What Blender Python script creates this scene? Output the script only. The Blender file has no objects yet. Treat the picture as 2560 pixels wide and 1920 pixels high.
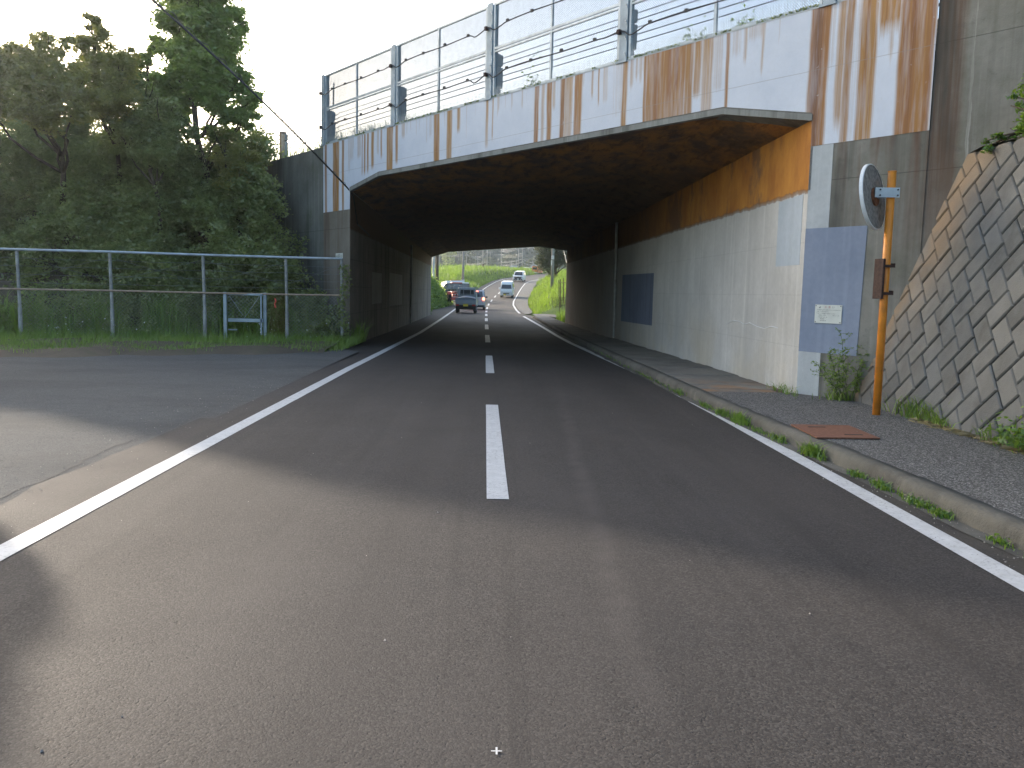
import bpy, math, random
import numpy as np
from mathutils import Vector, Matrix, noise as mnoise

SC = bpy.context.scene
HAZE = True
COL = SC.collection
R = math.radians

# ------------------------------------------------------------ camera
cam_data = bpy.data.cameras.new("camera")
camera = bpy.data.objects.new("camera", cam_data)
COL.objects.link(camera)
cam_data.sensor_width = 36.0
cam_data.lens = 2111.456 / 2560 * 36
cam_data.clip_start = 0.05
cam_data.clip_end = 6000
PITCH, ROLL, YAW = 0.1081, 0.0227, 0.0301
_F = Vector((math.sin(YAW) * math.cos(PITCH), math.cos(YAW) * math.cos(PITCH), -math.sin(PITCH)))
_R = Vector((math.cos(YAW), -math.sin(YAW), 0))
_U = _R.cross(_F)
_R2 = _R * math.cos(ROLL) + _U * math.sin(ROLL)
_U2 = _U * math.cos(ROLL) - _R * math.sin(ROLL)
_m = Matrix((_R2, _U2, -_F)).transposed().to_4x4()
_m.translation = Vector((0, 0, 1.4))
camera.matrix_world = _m
SC.camera = camera

# ------------------------------------------------------------ light
SUN_AZ, SUN_EL = R(-41), R(18)          # azimuth from +Y towards +X
world = bpy.data.worlds.new("World")
SC.world = world
world.use_nodes = True
wn = world.node_tree
bg = wn.nodes["Background"]
sky = wn.nodes.new("ShaderNodeTexSky")
sky.sky_type = 'NISHITA'
sky.sun_disc = False
sky.sun_elevation = SUN_EL
sky.sun_rotation = SUN_AZ
sky.altitude = 0
sky.air_density = 1.0
sky.dust_density = 3.0
sky.ozone_density = 1.0
wn.links.new(sky.outputs[0], bg.inputs[0])
bg.inputs[1].default_value = 0.12
sun_data = bpy.data.lights.new("sun", 'SUN')
sun_data.energy = 1.85
sun_data.angle = R(0.6)
sun_data.color = (1.0, 0.87, 0.72)
sun = bpy.data.objects.new("sun", sun_data)
COL.objects.link(sun)
sd = Vector((math.sin(SUN_AZ) * math.cos(SUN_EL), math.cos(SUN_AZ) * math.cos(SUN_EL), math.sin(SUN_EL)))
sun.rotation_euler = sd.to_track_quat('Z', 'Y').to_euler()
sun.location = sd * 50
SC.view_settings.view_transform = 'Standard'
SC.view_settings.look = 'None'
SC.view_settings.gamma = 1
SC.view_settings.use_curve_mapping = False
SC.view_settings.exposure = 2.0
SC.cycles.max_bounces = 8
SC.cycles.diffuse_bounces = 5
SC.cycles.transparent_max_bounces = 12
SC.cycles.volume_bounces = 1

# ------------------------------------------------------------ helpers
def tag(o, label=None, cat=None, group=None, kind=None):
    if label: o['label'] = label
    if cat: o['category'] = cat
    if group: o['group'] = group
    if kind: o['kind'] = kind
    return o

def wloc(o):
    v = Vector((0, 0, 0))
    while o is not None:
        v = v + o.location
        o = o.parent
    return v

def empty(name, loc=(0, 0, 0), rz=0, **k):
    o = bpy.data.objects.new(name, None)
    o.empty_display_size = 0.2
    COL.objects.link(o)
    o.location = loc
    o.rotation_euler = (0, 0, rz)
    return tag(o, **k)

class MB:
    """collects faces; build() links them as one mesh object"""
    def __init__(s):
        s.v = []; s.f = []
    def add(s, vs, fs):
        n = len(s.v)
        s.v += [tuple(v) for v in vs]
        s.f += [tuple(i + n for i in f) for f in fs]
        return s
    def box(s, c, d, rz=0, M=None):
        x, y, z = d[0] / 2, d[1] / 2, d[2] / 2
        vs = [Vector((a * x, b * y, e * z)) for e in (-1, 1) for a, b in ((-1, -1), (1, -1), (1, 1), (-1, 1))]
        m = M if M is not None else Matrix.Rotation(rz, 3, 'Z')
        vs = [m @ v + Vector(c) for v in vs]
        return s.add(vs, [(3, 2, 1, 0), (4, 5, 6, 7), (0, 1, 5, 4), (1, 2, 6, 5), (2, 3, 7, 6), (3, 0, 4, 7)])
    def prism(s, base, off):
        """base: list of 3D points, extruded by vector off"""
        n = len(base); off = Vector(off)
        b = [Vector(p) for p in base]
        return s.add(b + [p + off for p in b], [tuple(range(n))[::-1], tuple(range(n, 2 * n))] +
                     [(i, (i + 1) % n, n + (i + 1) % n, n + i) for i in range(n)])
    def tube(s, pts, r, n=8, cap=True):
        pts = [Vector(p) for p in pts]
        rr = r if isinstance(r, (list, tuple)) else [r] * len(pts)
        vs = []; up = None
        for i, p in enumerate(pts):
            d = (pts[min(i + 1, len(pts) - 1)] - pts[max(i - 1, 0)]).normalized()
            if up is None:
                up = Vector((0, 0, 1)) if abs(d.z) < 0.9 else Vector((1, 0, 0))
            a = d.cross(up).normalized(); b = a.cross(d).normalized(); up = b
            for k in range(n):
                t = 2 * math.pi * k / n
                vs.append(p + (a * math.cos(t) + b * math.sin(t)) * rr[i])
        fs = []
        for i in range(len(pts) - 1):
            for k in range(n):
                fs.append((i * n + k, i * n + (k + 1) % n, (i + 1) * n + (k + 1) % n, (i + 1) * n + k))
        if cap:
            fs.append(tuple(range(n))[::-1]); fs.append(tuple(range((len(pts) - 1) * n, len(pts) * n)))
        return s.add(vs, fs)
    def disc(s, c, nrm, r, th, n=32, dome=0.0):
        c = Vector(c); nrm = Vector(nrm).normalized()
        a = nrm.orthogonal().normalized(); b = nrm.cross(a)
        ring = lambda rad, o: [c + nrm * o + (a * math.cos(2 * math.pi * k / n) + b * math.sin(2 * math.pi * k / n)) * rad for k in range(n)]
        s.prism(ring(r, 0), nrm * th)
        if dome:
            vs = ring(r * .96, th + .001) + ring(r * .7, th + dome * .55) + ring(r * .35, th + dome * .88) + [c + nrm * (th + dome)]
            fs = [(j * n + k, j * n + (k + 1) % n, (j + 1) * n + (k + 1) % n, (j + 1) * n + k) for j in range(2) for k in range(n)]
            fs += [(2 * n + k, 2 * n + (k + 1) % n, 3 * n) for k in range(n)]
            s.add(vs, fs)
        return s
    def build(s, name, mat, parent=None, smooth=False, origin=None, bevel=0, **k):
        me = bpy.data.meshes.new(name)
        if parent is not None:
            o0 = wloc(parent)
        elif origin is not None:
            o0 = Vector(origin)
        else:
            xs = [v[0] for v in s.v]; ys = [v[1] for v in s.v]; zs = [v[2] for v in s.v]
            o0 = Vector(((min(xs) + max(xs)) / 2, (min(ys) + max(ys)) / 2, min(zs)))
        me.from_pydata([(v[0] - o0.x, v[1] - o0.y, v[2] - o0.z) for v in s.v], [], s.f)
        me.materials.append(mat)
        if smooth:
            me.shade_smooth()
        me.update()
        o = bpy.data.objects.new(name, me)
        COL.objects.link(o)
        if parent is not None:
            o.parent = parent
        else:
            o.location = o0
        if bevel:
            b = o.modifiers.new("bevel", 'BEVEL'); b.width = bevel; b.segments = 2; b.limit_method = 'ANGLE'
        return tag(o, **k)

def build_np(name, V, Fq, mat, parent=None, origin=(0, 0, 0), smooth=False, **k):
    """V (n,3) float, Fq (m,4) or (m,3) int"""
    V = np.asarray(V, dtype=np.float32); Fq = np.asarray(Fq, dtype=np.int32)
    o0 = wloc(parent) if parent is not None else Vector(origin)
    V = V - np.array([o0.x, o0.y, o0.z], dtype=np.float32)
    me = bpy.data.meshes.new(name)
    me.vertices.add(len(V)); me.vertices.foreach_set("co", V.ravel())
    m, w = Fq.shape
    me.loops.add(m * w); me.loops.foreach_set("vertex_index", Fq.ravel())
    me.polygons.add(m)
    me.polygons.foreach_set("loop_start", np.arange(0, m * w, w, dtype=np.int32))
    me.update(calc_edges=True)
    me.materials.append(mat)
    if smooth: me.shade_smooth()
    o = bpy.data.objects.new(name, me)
    COL.objects.link(o)
    if parent is not None: o.parent = parent
    else: o.location = o0
    return tag(o, **k)

def children(o):
    return [c for c in bpy.data.objects if c.parent == o]

def copy_tree(o, parent=None):
    c = o.copy(); COL.objects.link(c); c.parent = parent
    for ch in children(o): copy_tree(ch, c)
    return c

# ------------------------------------------------------------ materials
class NT:
    def __init__(s, name):
        s.m = bpy.data.materials.new(name); s.m.use_nodes = True
        s.t = s.m.node_tree; s.n = s.t.nodes
        s.b = s.n["Principled BSDF"]; s.out = s.n["Material Output"]
        s._pos = None
    def lk(s, a, b): s.t.links.new(a, b)
    def node(s, t, **k):
        n = s.n.new(t)
        for a, b in k.items(): setattr(n, a, b)
        return n
    def inp(s, sock, v):
        if v is None: return
        if hasattr(v, 'is_linked') or isinstance(v, bpy.types.NodeSocket): s.lk(v, sock)
        elif isinstance(v, (tuple, list)) and len(v) == 3 and sock.type == 'RGBA': sock.default_value = (*v, 1)
        else: sock.default_value = v
    def pos(s):
        if s._pos is None: s._pos = s.node('ShaderNodeNewGeometry').outputs['Position']
        return s._pos
    def obj(s): return s.node('ShaderNodeTexCoord').outputs['Object']
    def scale(s, vec, sc, rot=(0, 0, 0), loc=(0, 0, 0)):
        n = s.node('ShaderNodeMapping'); s.lk(vec, n.inputs[0]); n.inputs[1].default_value = loc
        n.inputs[2].default_value = rot; n.inputs[3].default_value = sc
        return n.outputs[0]
    def noise(s, scale, detail=3, rough=.55, vec=None, dist=0):
        n = s.node('ShaderNodeTexNoise'); s.lk(vec if vec is not None else s.pos(), n.inputs['Vector'])
        n.inputs['Scale'].default_value = scale; n.inputs['Detail'].default_value = detail
        n.inputs['Roughness'].default_value = rough; n.inputs['Distortion'].default_value = dist
        return n.outputs['Fac']
    def voro(s, scale, feature='F1', vec=None, out='Distance', rnd=1):
        n = s.node('ShaderNodeTexVoronoi', feature=feature); s.lk(vec if vec is not None else s.pos(), n.inputs['Vector'])
        n.inputs['Scale'].default_value = scale; n.inputs['Randomness'].default_value = rnd
        return n.outputs[out]
    def ramp(s, fac, stops):
        n = s.node('ShaderNodeValToRGB'); s.lk(fac, n.inputs[0])
        e = n.color_ramp.elements
        while len(e) < len(stops): e.new(0.5)
        for i, (p, c) in enumerate(stops):
            e[i].position = p
            e[i].color = (c, c, c, 1) if isinstance(c, (int, float)) else (*c, 1)
        return n.outputs[0]
    def mix(s, fac, a, b, mode='MIX'):
        n = s.node('ShaderNodeMix', data_type='RGBA', blend_type=mode)
        s.inp(n.inputs[0], fac); s.inp(n.inputs[6], a); s.inp(n.inputs[7], b)
        return n.outputs[2]
    def math(s, op, a, b=0.0, c=None, clamp=False):
        n = s.node('ShaderNodeMath', operation=op, use_clamp=clamp)
        s.inp(n.inputs[0], a); s.inp(n.inputs[1], b)
        if c is not None: s.inp(n.inputs[2], c)
        return n.outputs[0]
    def sep(s, v=None):
        n = s.node('ShaderNodeSeparateXYZ'); s.lk(v if v is not None else s.pos(), n.inputs[0]); return n.outputs
    def dot(s, vec, c):
        n = s.node('ShaderNodeVectorMath', operation='DOT_PRODUCT'); s.lk(vec, n.inputs[0]); n.inputs[1].default_value = c
        return n.outputs['Value']
    def comb(s, x, y, z):
        n = s.node('ShaderNodeCombineXYZ'); s.inp(n.inputs[0], x); s.inp(n.inputs[1], y); s.inp(n.inputs[2], z); return n.outputs[0]
    def rnd(s): return s.node('ShaderNodeObjectInfo').outputs['Random']
    def island(s): return s.node('ShaderNodeNewGeometry').outputs['Random Per Island']
    def rng(s, v, a, b, c=0.0, d=1.0, smooth=False):
        n = s.node('ShaderNodeMapRange', interpolation_type='SMOOTHSTEP' if smooth else 'LINEAR')
        s.inp(n.inputs[0], v); n.inputs[1].default_value = a; n.inputs[2].default_value = b
        n.inputs[3].default_value = c; n.inputs[4].default_value = d; return n.outputs[0]
    def bump(s, h, st=.5, dist=.01, nrm=None):
        n = s.node('ShaderNodeBump'); s.inp(n.inputs['Height'], h); n.inputs['Strength'].default_value = st
        n.inputs['Distance'].default_value = dist
        if nrm is not None: s.lk(nrm, n.inputs['Normal'])
        return n.outputs[0]
    def fin(s, col=None, rough=None, nrm=None, spec=None, metal=None):
        s.inp(s.b.inputs['Base Color'], col); s.inp(s.b.inputs['Roughness'], rough)
        if nrm is not None: s.lk(nrm, s.b.inputs['Normal'])
        if spec is not None: s.b.inputs['Specular IOR Level'].default_value = spec
        if metal is not None: s.b.inputs['Metallic'].default_value = metal
        return s.m

def simple(name, col, rough=.6, metal=0, spec=.4, var=.15, scale=8, bump=0.0, dirt=None):
    n = NT(name)
    f = n.noise(scale, 4)
    c = n.mix(n.rng(f, .3, .7), tuple(x * (1 - var) for x in col), tuple(min(1, x * (1 + var)) for x in col))
    if dirt: c = n.mix(n.rng(n.noise(scale * .6, 5, .65), .5, .72, 0, dirt[1]), c, dirt[0])
    return n.fin(c, rough, n.bump(f, bump, .005) if bump else None, spec, metal)

def mat_emit(name, col, st):
    n = NT(name); n.b.inputs['Base Color'].default_value = (*col, 1)
    n.b.inputs['Emission Color'].default_value = (*col, 1); n.b.inputs['Emission Strength'].default_value = st
    return n.m

def mat_leaf(name, dark, light, trans=(.25, .4, .05), tw=.35, scale=.6, var=.5):
    """foliage: colour varies from leaf to leaf and clump to clump; light passes through the blade"""
    n = NT(name)
    r = n.island(); cl = n.noise(scale, 2)
    f = n.math('ADD', n.math('MULTIPLY', r, var), n.math('MULTIPLY', n.rng(cl, .35, .65), 1 - var), clamp=True)
    c = n.mix(f, dark, light)
    c = n.mix(n.rng(n.noise(scale * 3.1, 2), .62, .75, 0, .35), c, (light[0] * 1.5, light[1] * 1.1, light[2] * .8))
    d = n.node('ShaderNodeBsdfDiffuse'); n.lk(c, d.inputs[0])
    t = n.node('ShaderNodeBsdfTranslucent')
    tc = n.mix(f, tuple(x * .6 for x in trans), trans); n.lk(tc, t.inputs[0])
    g = n.node('ShaderNodeBsdfGlossy'); g.inputs['Roughness'].default_value = .45; g.inputs[0].default_value = (.9, .95, 1, 1)
    m1 = n.node('ShaderNodeMixShader'); m1.inputs[0].default_value = tw; n.lk(d.outputs[0], m1.inputs[1]); n.lk(t.outputs[0], m1.inputs[2])
    m2 = n.node('ShaderNodeMixShader'); m2.inputs[0].default_value = .05; n.lk(m1.outputs[0], m2.inputs[1]); n.lk(g.outputs[0], m2.inputs[2])
    n.lk(m2.outputs[0], n.out.inputs[0])
    return n.m

# face plane of the bridge: origin C0, direction DD along the face (to the left and away), NN outwards
PHI = 0.9373
C0 = Vector((4.2084, 11.29, 0)); DD = Vector((-math.cos(PHI), math.sin(PHI), 0)); NN = Vector((-math.sin(PHI), -math.cos(PHI), 0))
def FP(t, z, out=0.0): return C0 + DD * t + NN * out + Vector((0, 0, z))

def tcoord(n):     # distance along the bridge face as a shader value
    return n.math('SUBTRACT', n.dot(n.pos(), tuple(DD)), C0.dot(DD))

# --- asphalt
def asphalt(name, base, base2, agg, fine=210, stone=.35, tracks=False, moss=False, rough=.78, spec=.3):
    n = NT(name)
    P = n.pos()
    v1 = n.node('ShaderNodeTexVoronoi'); n.lk(P, v1.inputs['Vector']); v1.inputs['Scale'].default_value = fine
    cellc = n.sep(v1.outputs['Color'])[0]
    big = n.noise(.55, 5, .6); mid = n.noise(6, 4, .6)
    c = n.mix(n.rng(big, .3, .7), base, base2)
    c = n.mix(n.rng(mid, .35, .7, 0, .35), c, tuple(x * 1.25 for x in base2))
    # stones of the mix
    c = n.mix(n.rng(cellc, .55, 1.0, 0, stone), c, agg)
    c = n.mix(n.rng(cellc, .0, .25, .55, 0), c, tuple(x * .35 for x in base))
    h = n.math('ADD', n.math('MULTIPLY', n.math('SUBTRACT', .5, v1.outputs['Distance']), .6), n.math('MULTIPLY', cellc, .5))
    pits = n.math('MAXIMUM', n.rng(n.noise(55, 2, .5), .62, .70), n.rng(n.noise(24, 2, .5), .685, .72))
    c = n.mix(n.math('MULTIPLY', pits, .5), c, tuple(x * .3 for x in base))
    h = n.math('SUBTRACT', h, n.math('MULTIPLY', pits, 1.6))
    rgh = n.rng(big, .3, .7, rough - .05, rough + .07)
    if tracks:
        X = n.sep()[0]; Yc = n.sep()[1]
        st = n.noise(1, 5, .6, n.scale(P, (2.2, .05, 1)))
        c = n.mix(n.rng(st, .52, .72, 0, .28), c, tuple(x * 1.7 for x in base2))
        st2 = n.noise(1, 4, .6, n.scale(P, (5, .09, 1), loc=(3, 1, 0)))
        c = n.mix(n.rng(st2, .55, .75, 0, .35), c, tuple(x * .55 for x in base))
        # dark seam next to the centre line, where two strips of paving meet
        seam = n.math('COMPARE', n.math('ADD', X, n.rng(n.noise(1.2, 2), 0, 1, -.05, .05)), .13, .035)
        c = n.mix(n.math('MULTIPLY', seam, n.rng(Yc, 1, 5, .42, .08)), c, tuple(x * .45 for x in base))
        big2 = n.noise(.9, 4, .6, n.scale(P, (1, .35, 1), loc=(11, 5, 0)))
        c = n.mix(n.rng(big2, .48, .66, 0, .42), c, tuple(x * 1.45 for x in base2))
        # polished wheel paths
        for xc in (-1.75, -.55, .75, 1.95):
            wp_ = n.math('SUBTRACT', 1.0, n.math('MULTIPLY', n.math('ABSOLUTE', n.math('SUBTRACT', X, xc)), 3.2), clamp=True)
            c = n.mix(n.math('MULTIPLY', wp_, n.rng(st, .3, .6, .08, .26)), c, tuple(x * .62 for x in base))
        # a pale tyre sweep through the right lane
        arc = n.math('ADD', n.math('MULTIPLY', n.math('POWER', n.math('MAXIMUM', n.math('SUBTRACT', Yc, 2.0), 0.0), 1.15), .035), n.math('SUBTRACT', .62, n.math('MULTIPLY', n.noise(.8, 2), .12)))
        am = n.math('MULTIPLY', n.rng(n.math('ABSOLUTE', n.math('SUBTRACT', X, arc)), .02, .10, 1, 0), n.math('MULTIPLY', n.rng(Yc, 2, 3.5), n.rng(Yc, 15, 9)))
        c = n.mix(n.math('MULTIPLY', am, n.rng(n.noise(3, 4), .3, .6, .1, .5)), c, tuple(x * 1.8 for x in base2))
        # silt against the kerb and along the paving seam
        silt = n.math('MULTIPLY', n.rng(n.math('ABSOLUTE', n.math('SUBTRACT', X, 2.98)), .05, .28, 1, 0), n.rng(n.noise(4, 5, .7), .35, .6))
        c = n.mix(n.math('MULTIPLY', silt, .6), c, (.085, .075, .058))
        # mud dragged through the middle of the tunnel
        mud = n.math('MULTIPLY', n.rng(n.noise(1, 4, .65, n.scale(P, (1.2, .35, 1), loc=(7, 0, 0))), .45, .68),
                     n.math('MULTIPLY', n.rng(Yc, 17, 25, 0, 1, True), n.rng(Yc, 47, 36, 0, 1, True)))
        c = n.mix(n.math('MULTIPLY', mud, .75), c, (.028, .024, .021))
    if moss:
        ms = n.rng(n.noise(1.7, 6, .7), .66, .74)
        c = n.mix(n.math('MULTIPLY', ms, .22), c, (.09, .10, .03))
        c = n.mix(n.rng(n.noise(1, 5, .65, n.scale(P, (.5, .9, 1), loc=(2, 8, 0))), .45, .7, 0, .4), c, tuple(x * .62 for x in base))
    return n.fin(c, rgh, n.bump(h, .38, .004), spec)

M = {}
M['asphalt'] = asphalt('asphalt', (.029, .026, .0245), (.043, .0375, .0335), (.15, .14, .125), fine=125, stone=.28, tracks=True)
M['old_asphalt'] = asphalt('old_asphalt', (.085, .085, .081), (.118, .117, .110), (.22, .22, .20), fine=150, stone=.5, moss=True, rough=.93, spec=.12)
M['walk_asphalt'] = asphalt('walk_asphalt', (.055, .054, .05), (.08, .077, .07), (.48, .47, .44), fine=105, stone=.6, rough=.8)

def paint():
    n = NT('road_paint')
    w = n.noise(38, 5, .7); big = n.noise(1.3, 3)
    wear = n.math('MULTIPLY', n.rng(w, .53, .66), n.rng(big, .35, .6, .2, .85))
    c = n.mix(wear, n.mix(n.rng(n.noise(9, 4), .3, .7), (.50, .50, .485), (.62, .62, .605)), (.22, .20, .19))
    return n.fin(c, .55, n.bump(n.noise(160, 2), .25, .002), .4)
M['paint'] = paint()
M['old_paint'] = simple('old_paint', (.22, .215, .21), .7, var=.3, scale=30)

# --- concrete
def concrete(name, a, b, streak=(.06, .055, .045), sk=.6, joints=None, jst=.55, moss=0, warm=0, bumpv=.25):
    n = NT(name); P = n.pos()
    c = n.mix(n.rng(n.noise(.9, 6, .62), .32, .68), a, b)
    c = n.mix(n.rng(n.noise(14, 5, .7), .35, .75, 0, .25), c, tuple(x * .6 for x in a))
    s1 = n.noise(1, 5, .6, n.scale(P, (3.2, 3.2, .13)))
    s2 = n.noise(1, 4, .6, n.scale(P, (9, 9, .3), loc=(5, 2, 1)))
    c = n.mix(n.rng(s1, .50, .72, 0, sk), c, streak)
    c = n.mix(n.rng(s2, .55, .75, 0, sk * .5), c, tuple(min(1, x * 1.5) for x in b))
    Z = n.sep()[2]
    h = n.noise(60, 4, .6)
    holes = n.rng(n.voro(7), .0, .035, 1, 0)
    c = n.mix(n.math('MULTIPLY', holes, .5), c, tuple(x * .3 for x in a))
    if warm:
        c = n.mix(n.math('MULTIPLY', n.rng(n.noise(.8, 3), .4, .65), n.rng(Z, 1.6, .1, 0, warm, True)), c, (.52, .42, .24))
    if moss:
        c = n.mix(n.math('MULTIPLY', n.rng(n.noise(1.4, 5, .7), .5, .7), moss), c, (.07, .085, .04))
    if joints:
        for zj in joints:
            j = n.math('COMPARE', n.math('ADD', Z, n.rng(n.noise(3, 2), 0, 1, -.006, .006)), zj, .006)
            c = n.mix(n.math('MULTIPLY', j, jst), c, tuple(x * .35 for x in a))
            h = n.math('SUBTRACT', h, n.math('MULTIPLY', j, jst * 3))
    return n, c, h
def conc(name, *a, **k):
    bv = k.pop('bumpv', .25)
    n, c, h = concrete(name, *a, **k)
    return n.fin(c, .88, n.bump(h, bv, .01), .25)
M['conc_wing'] = conc('weathered_concrete', (.15, .145, .125), (.24, .235, .205), (.045, .042, .034), .85, joints=(2.94, 4.37), moss=.35)
M['conc_left'] = conc('damp_concrete', (.12, .125, .11), (.19, .195, .175), (.05, .05, .042), .8, joints=(2.94,), moss=.45)
M['conc_kerb'] = conc('kerb_concrete', (.082, .078, .066), (.16, .152, .13), (.045, .042, .034), .5, moss=.15, bumpv=.8)
M['conc_pier'] = conc('pier_concrete', (.16, .14, .11), (.22, .20, .165), (.09, .055, .035), .8, joints=(2.94,))

def wall_inner():
    """right hand tunnel wall: pale concrete below, rust soaked above a ragged line"""
    n, c, h = concrete('stained_tunnel_wall', (.47, .462, .43), (.61, .60, .56), (.33, .325, .305), .4, joints=(.75, 1.45, 2.15), jst=.15, warm=.32)
    Z = n.sep()[2]; Y = n.sep()[1]
    for yj in (12.9, 14.5, 16.1, 17.7, 19.3, 20.9, 22.5, 24.1):
        j = n.math('COMPARE', Y, yj, .007)
        c = n.mix(n.math('MULTIPLY', j, .16), c, (.13, .13, .12))
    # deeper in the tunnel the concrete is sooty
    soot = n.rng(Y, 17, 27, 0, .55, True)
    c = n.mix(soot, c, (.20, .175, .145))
    edge = n.math('ADD', Z, n.rng(n.noise(5, 5, .7), 0, 1, -.07, .07))
    up = n.rng(edge, 2.80, 2.86)
    rust = n.mix(n.rng(n.noise(1, 5, .65, n.scale(n.pos(), (2, 1.6, .8))), .35, .62), (.52, .24, .045), (.34, .135, .03))
    rust = n.mix(n.rng(n.noise(1, 5, .7, n.scale(n.pos(), (1.1, 1.1, .7), loc=(4, 0, 2))), .5, .6, 0, .8), rust, (.15, .085, .055))
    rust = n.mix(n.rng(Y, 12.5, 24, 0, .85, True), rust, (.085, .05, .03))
    c = n.mix(up, c, rust)
    c = n.mix(n.math('MULTIPLY', n.math('COMPARE', edge, 2.83, .03), .5), c, (.10, .05, .02))
    return n.fin(c, .85, n.bump(h, .3, .01), .25)
M['wall_inner'] = wall_inner()

def ceiling_mat():
    n, c, h = concrete('rusty_ceiling', (.11, .075, .05), (.17, .11, .065), (.05, .04, .03), .4)
    Y = n.sep()[1]; P = n.pos()
    d = n.math('SUBTRACT', n.math('ABSOLUTE', n.dot(P, tuple(NN))), 0.0)
    o = n.noise(1, 5, .7, n.scale(P, (1.6, .9, 1), rot=(0, 0, .6)))
    near = n.rng(n.math('SUBTRACT', n.dot(P, tuple(-NN)), C0.dot(-NN)), .2, 5, .9, .1, True)
    c = n.mix(n.math('MULTIPLY', n.rng(o, .42, .62), near), c, (.44, .20, .05))
    c = n.mix(n.rng(n.noise(1, 5, .75, n.scale(P, (5, 1.2, 1), rot=(0, 0, .6))), .52, .6, 0, .5), c, (.04, .028, .02))
    return n.fin(c, .85, n.bump(h, .4, .015), .25)
M['ceiling'] = ceiling_mat()
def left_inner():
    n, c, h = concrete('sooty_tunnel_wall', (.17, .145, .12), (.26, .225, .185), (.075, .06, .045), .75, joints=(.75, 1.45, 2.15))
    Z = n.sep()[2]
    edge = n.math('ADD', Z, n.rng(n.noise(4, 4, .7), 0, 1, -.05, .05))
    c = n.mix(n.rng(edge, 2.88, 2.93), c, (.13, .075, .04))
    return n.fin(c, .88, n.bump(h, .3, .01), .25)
M['left_inner'] = left_inner()

def fascia_mat():
    """white paint over concrete with rust runs; the runs are held in the colour attribute 'rust'"""
    n = NT('rust_streaked_paint')
    a = n.node('ShaderNodeAttribute', attribute_name='rust'); rc = n.sep(a.outputs['Color'])
    T = tcoord(n); Z = n.sep()[2]
    V = n.comb(n.math('MULTIPLY', T, 1.0), 0.0, Z)
    base = n.mix(n.rng(n.noise(2.2, 4, .6, V), .3, .7), (.55, .595, .67), (.64, .675, .74))
    base = n.mix(n.rng(n.noise(20, 4, .7, V), .45, .7, 0, .12), base, (.45, .45, .44))
    fine = n.noise(1, 4, .7, n.scale(V, (64, 1, .5)))
    f2 = n.noise(1, 3, .6, n.scale(V, (12, 1, 1.1), loc=(3, 0, 0)))
    k = n.rng(n.math('ADD', rc[0], n.math('MULTIPLY', n.math('SUBTRACT', fine, .5), .85)), .20, .78)
    k = n.math('MULTIPLY', k, n.rng(f2, .25, .55, .62, 1.0), clamp=True)
    rcol = n.mix(rc[1], (.38, .21, .05), (.28, .09, .016))
    f3 = n.noise(1, 4, .65, n.scale(V, (22, 1, .22), loc=(1, 0, 4)))
    rcol = n.mix(n.rng(f3, .42, .66, 0, .6), rcol, (.15, .045, .016))
    rcol = n.mix(n.rng(f3, .40, .26, 0, .55), rcol, (.42, .27, .10))
    rcol = n.mix(rc[2], rcol, (.09, .028, .018))
    rcol = n.mix(n.rng(fine, .35, .7, 0, .35), rcol, (.48, .25, .07))
    c = n.mix(k, base, rcol)
    j = n.math('COMPARE', n.math('ADD', Z, n.rng(n.noise(2, 2, .5, V), 0, 1, -.004, .004)), 4.37, .005)
    c = n.mix(n.math('MULTIPLY', j, .4), c, (.25, .22, .2))
    ch = n.rng(n.noise(9, 3, .6, V), .70, .72)
    c = n.mix(n.math('MULTIPLY', ch, .5), c, (.5, .5, .5))
    h = n.math('ADD', n.math('ADD', n.noise(30, 4, .6, V), n.noise(3.5, 3, .6, V)), n.math('MULTIPLY', ch, -2))
    return n.fin(c, .55, n.bump(h, .25, .006), .4)
M['fascia'] = fascia_mat()
M['drip_edge'] = conc('drip_edge_concrete', (.22, .22, .20), (.32, .32, .29), (.06, .055, .04), .8)
M['white_wash'] = conc('whitewashed_concrete', (.42, .44, .44), (.54, .56, .55), (.30, .31, .30), .5)
M['blue_paint'] = conc('blue_grey_paint', (.22, .26, .335), (.29, .33, .41), (.17, .195, .24), .4, bumpv=.15)
M['pale_blue_paint'] = conc('pale_blue_paint', (.40, .46, .50), (.47, .52, .56), (.35, .38, .4), .3, bumpv=.15)
M['dark_blue_paint'] = conc('dark_blue_paint', (.13, .155, .215), (.17, .20, .26), (.09, .10, .12), .5, bumpv=.15)
M['grey_patch'] = conc('grey_patch_paint', (.34, .31, .27), (.42, .39, .34), (.22, .19, .15), .5, bumpv=.15)
def slab_mat():
    n, c, h = concrete('footway_slab_concrete', (.17, .16, .14), (.25, .235, .20), (.08, .07, .055), .5)
    c = n.mix(n.math('MULTIPLY', n.rnd(), .35), c, (.12, .11, .095))
    Y = n.sep()[1]
    c = n.mix(n.math('MULTIPLY', n.rng(n.noise(2.3, 4, .6), .42, .62), n.rng(Y, 13.6, 11.4, 0, .75, True)), c, (.32, .17, .075))
    return n.fin(c, .88, n.bump(h, .4, .01), .25)
M['slab'] = slab_mat()
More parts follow.
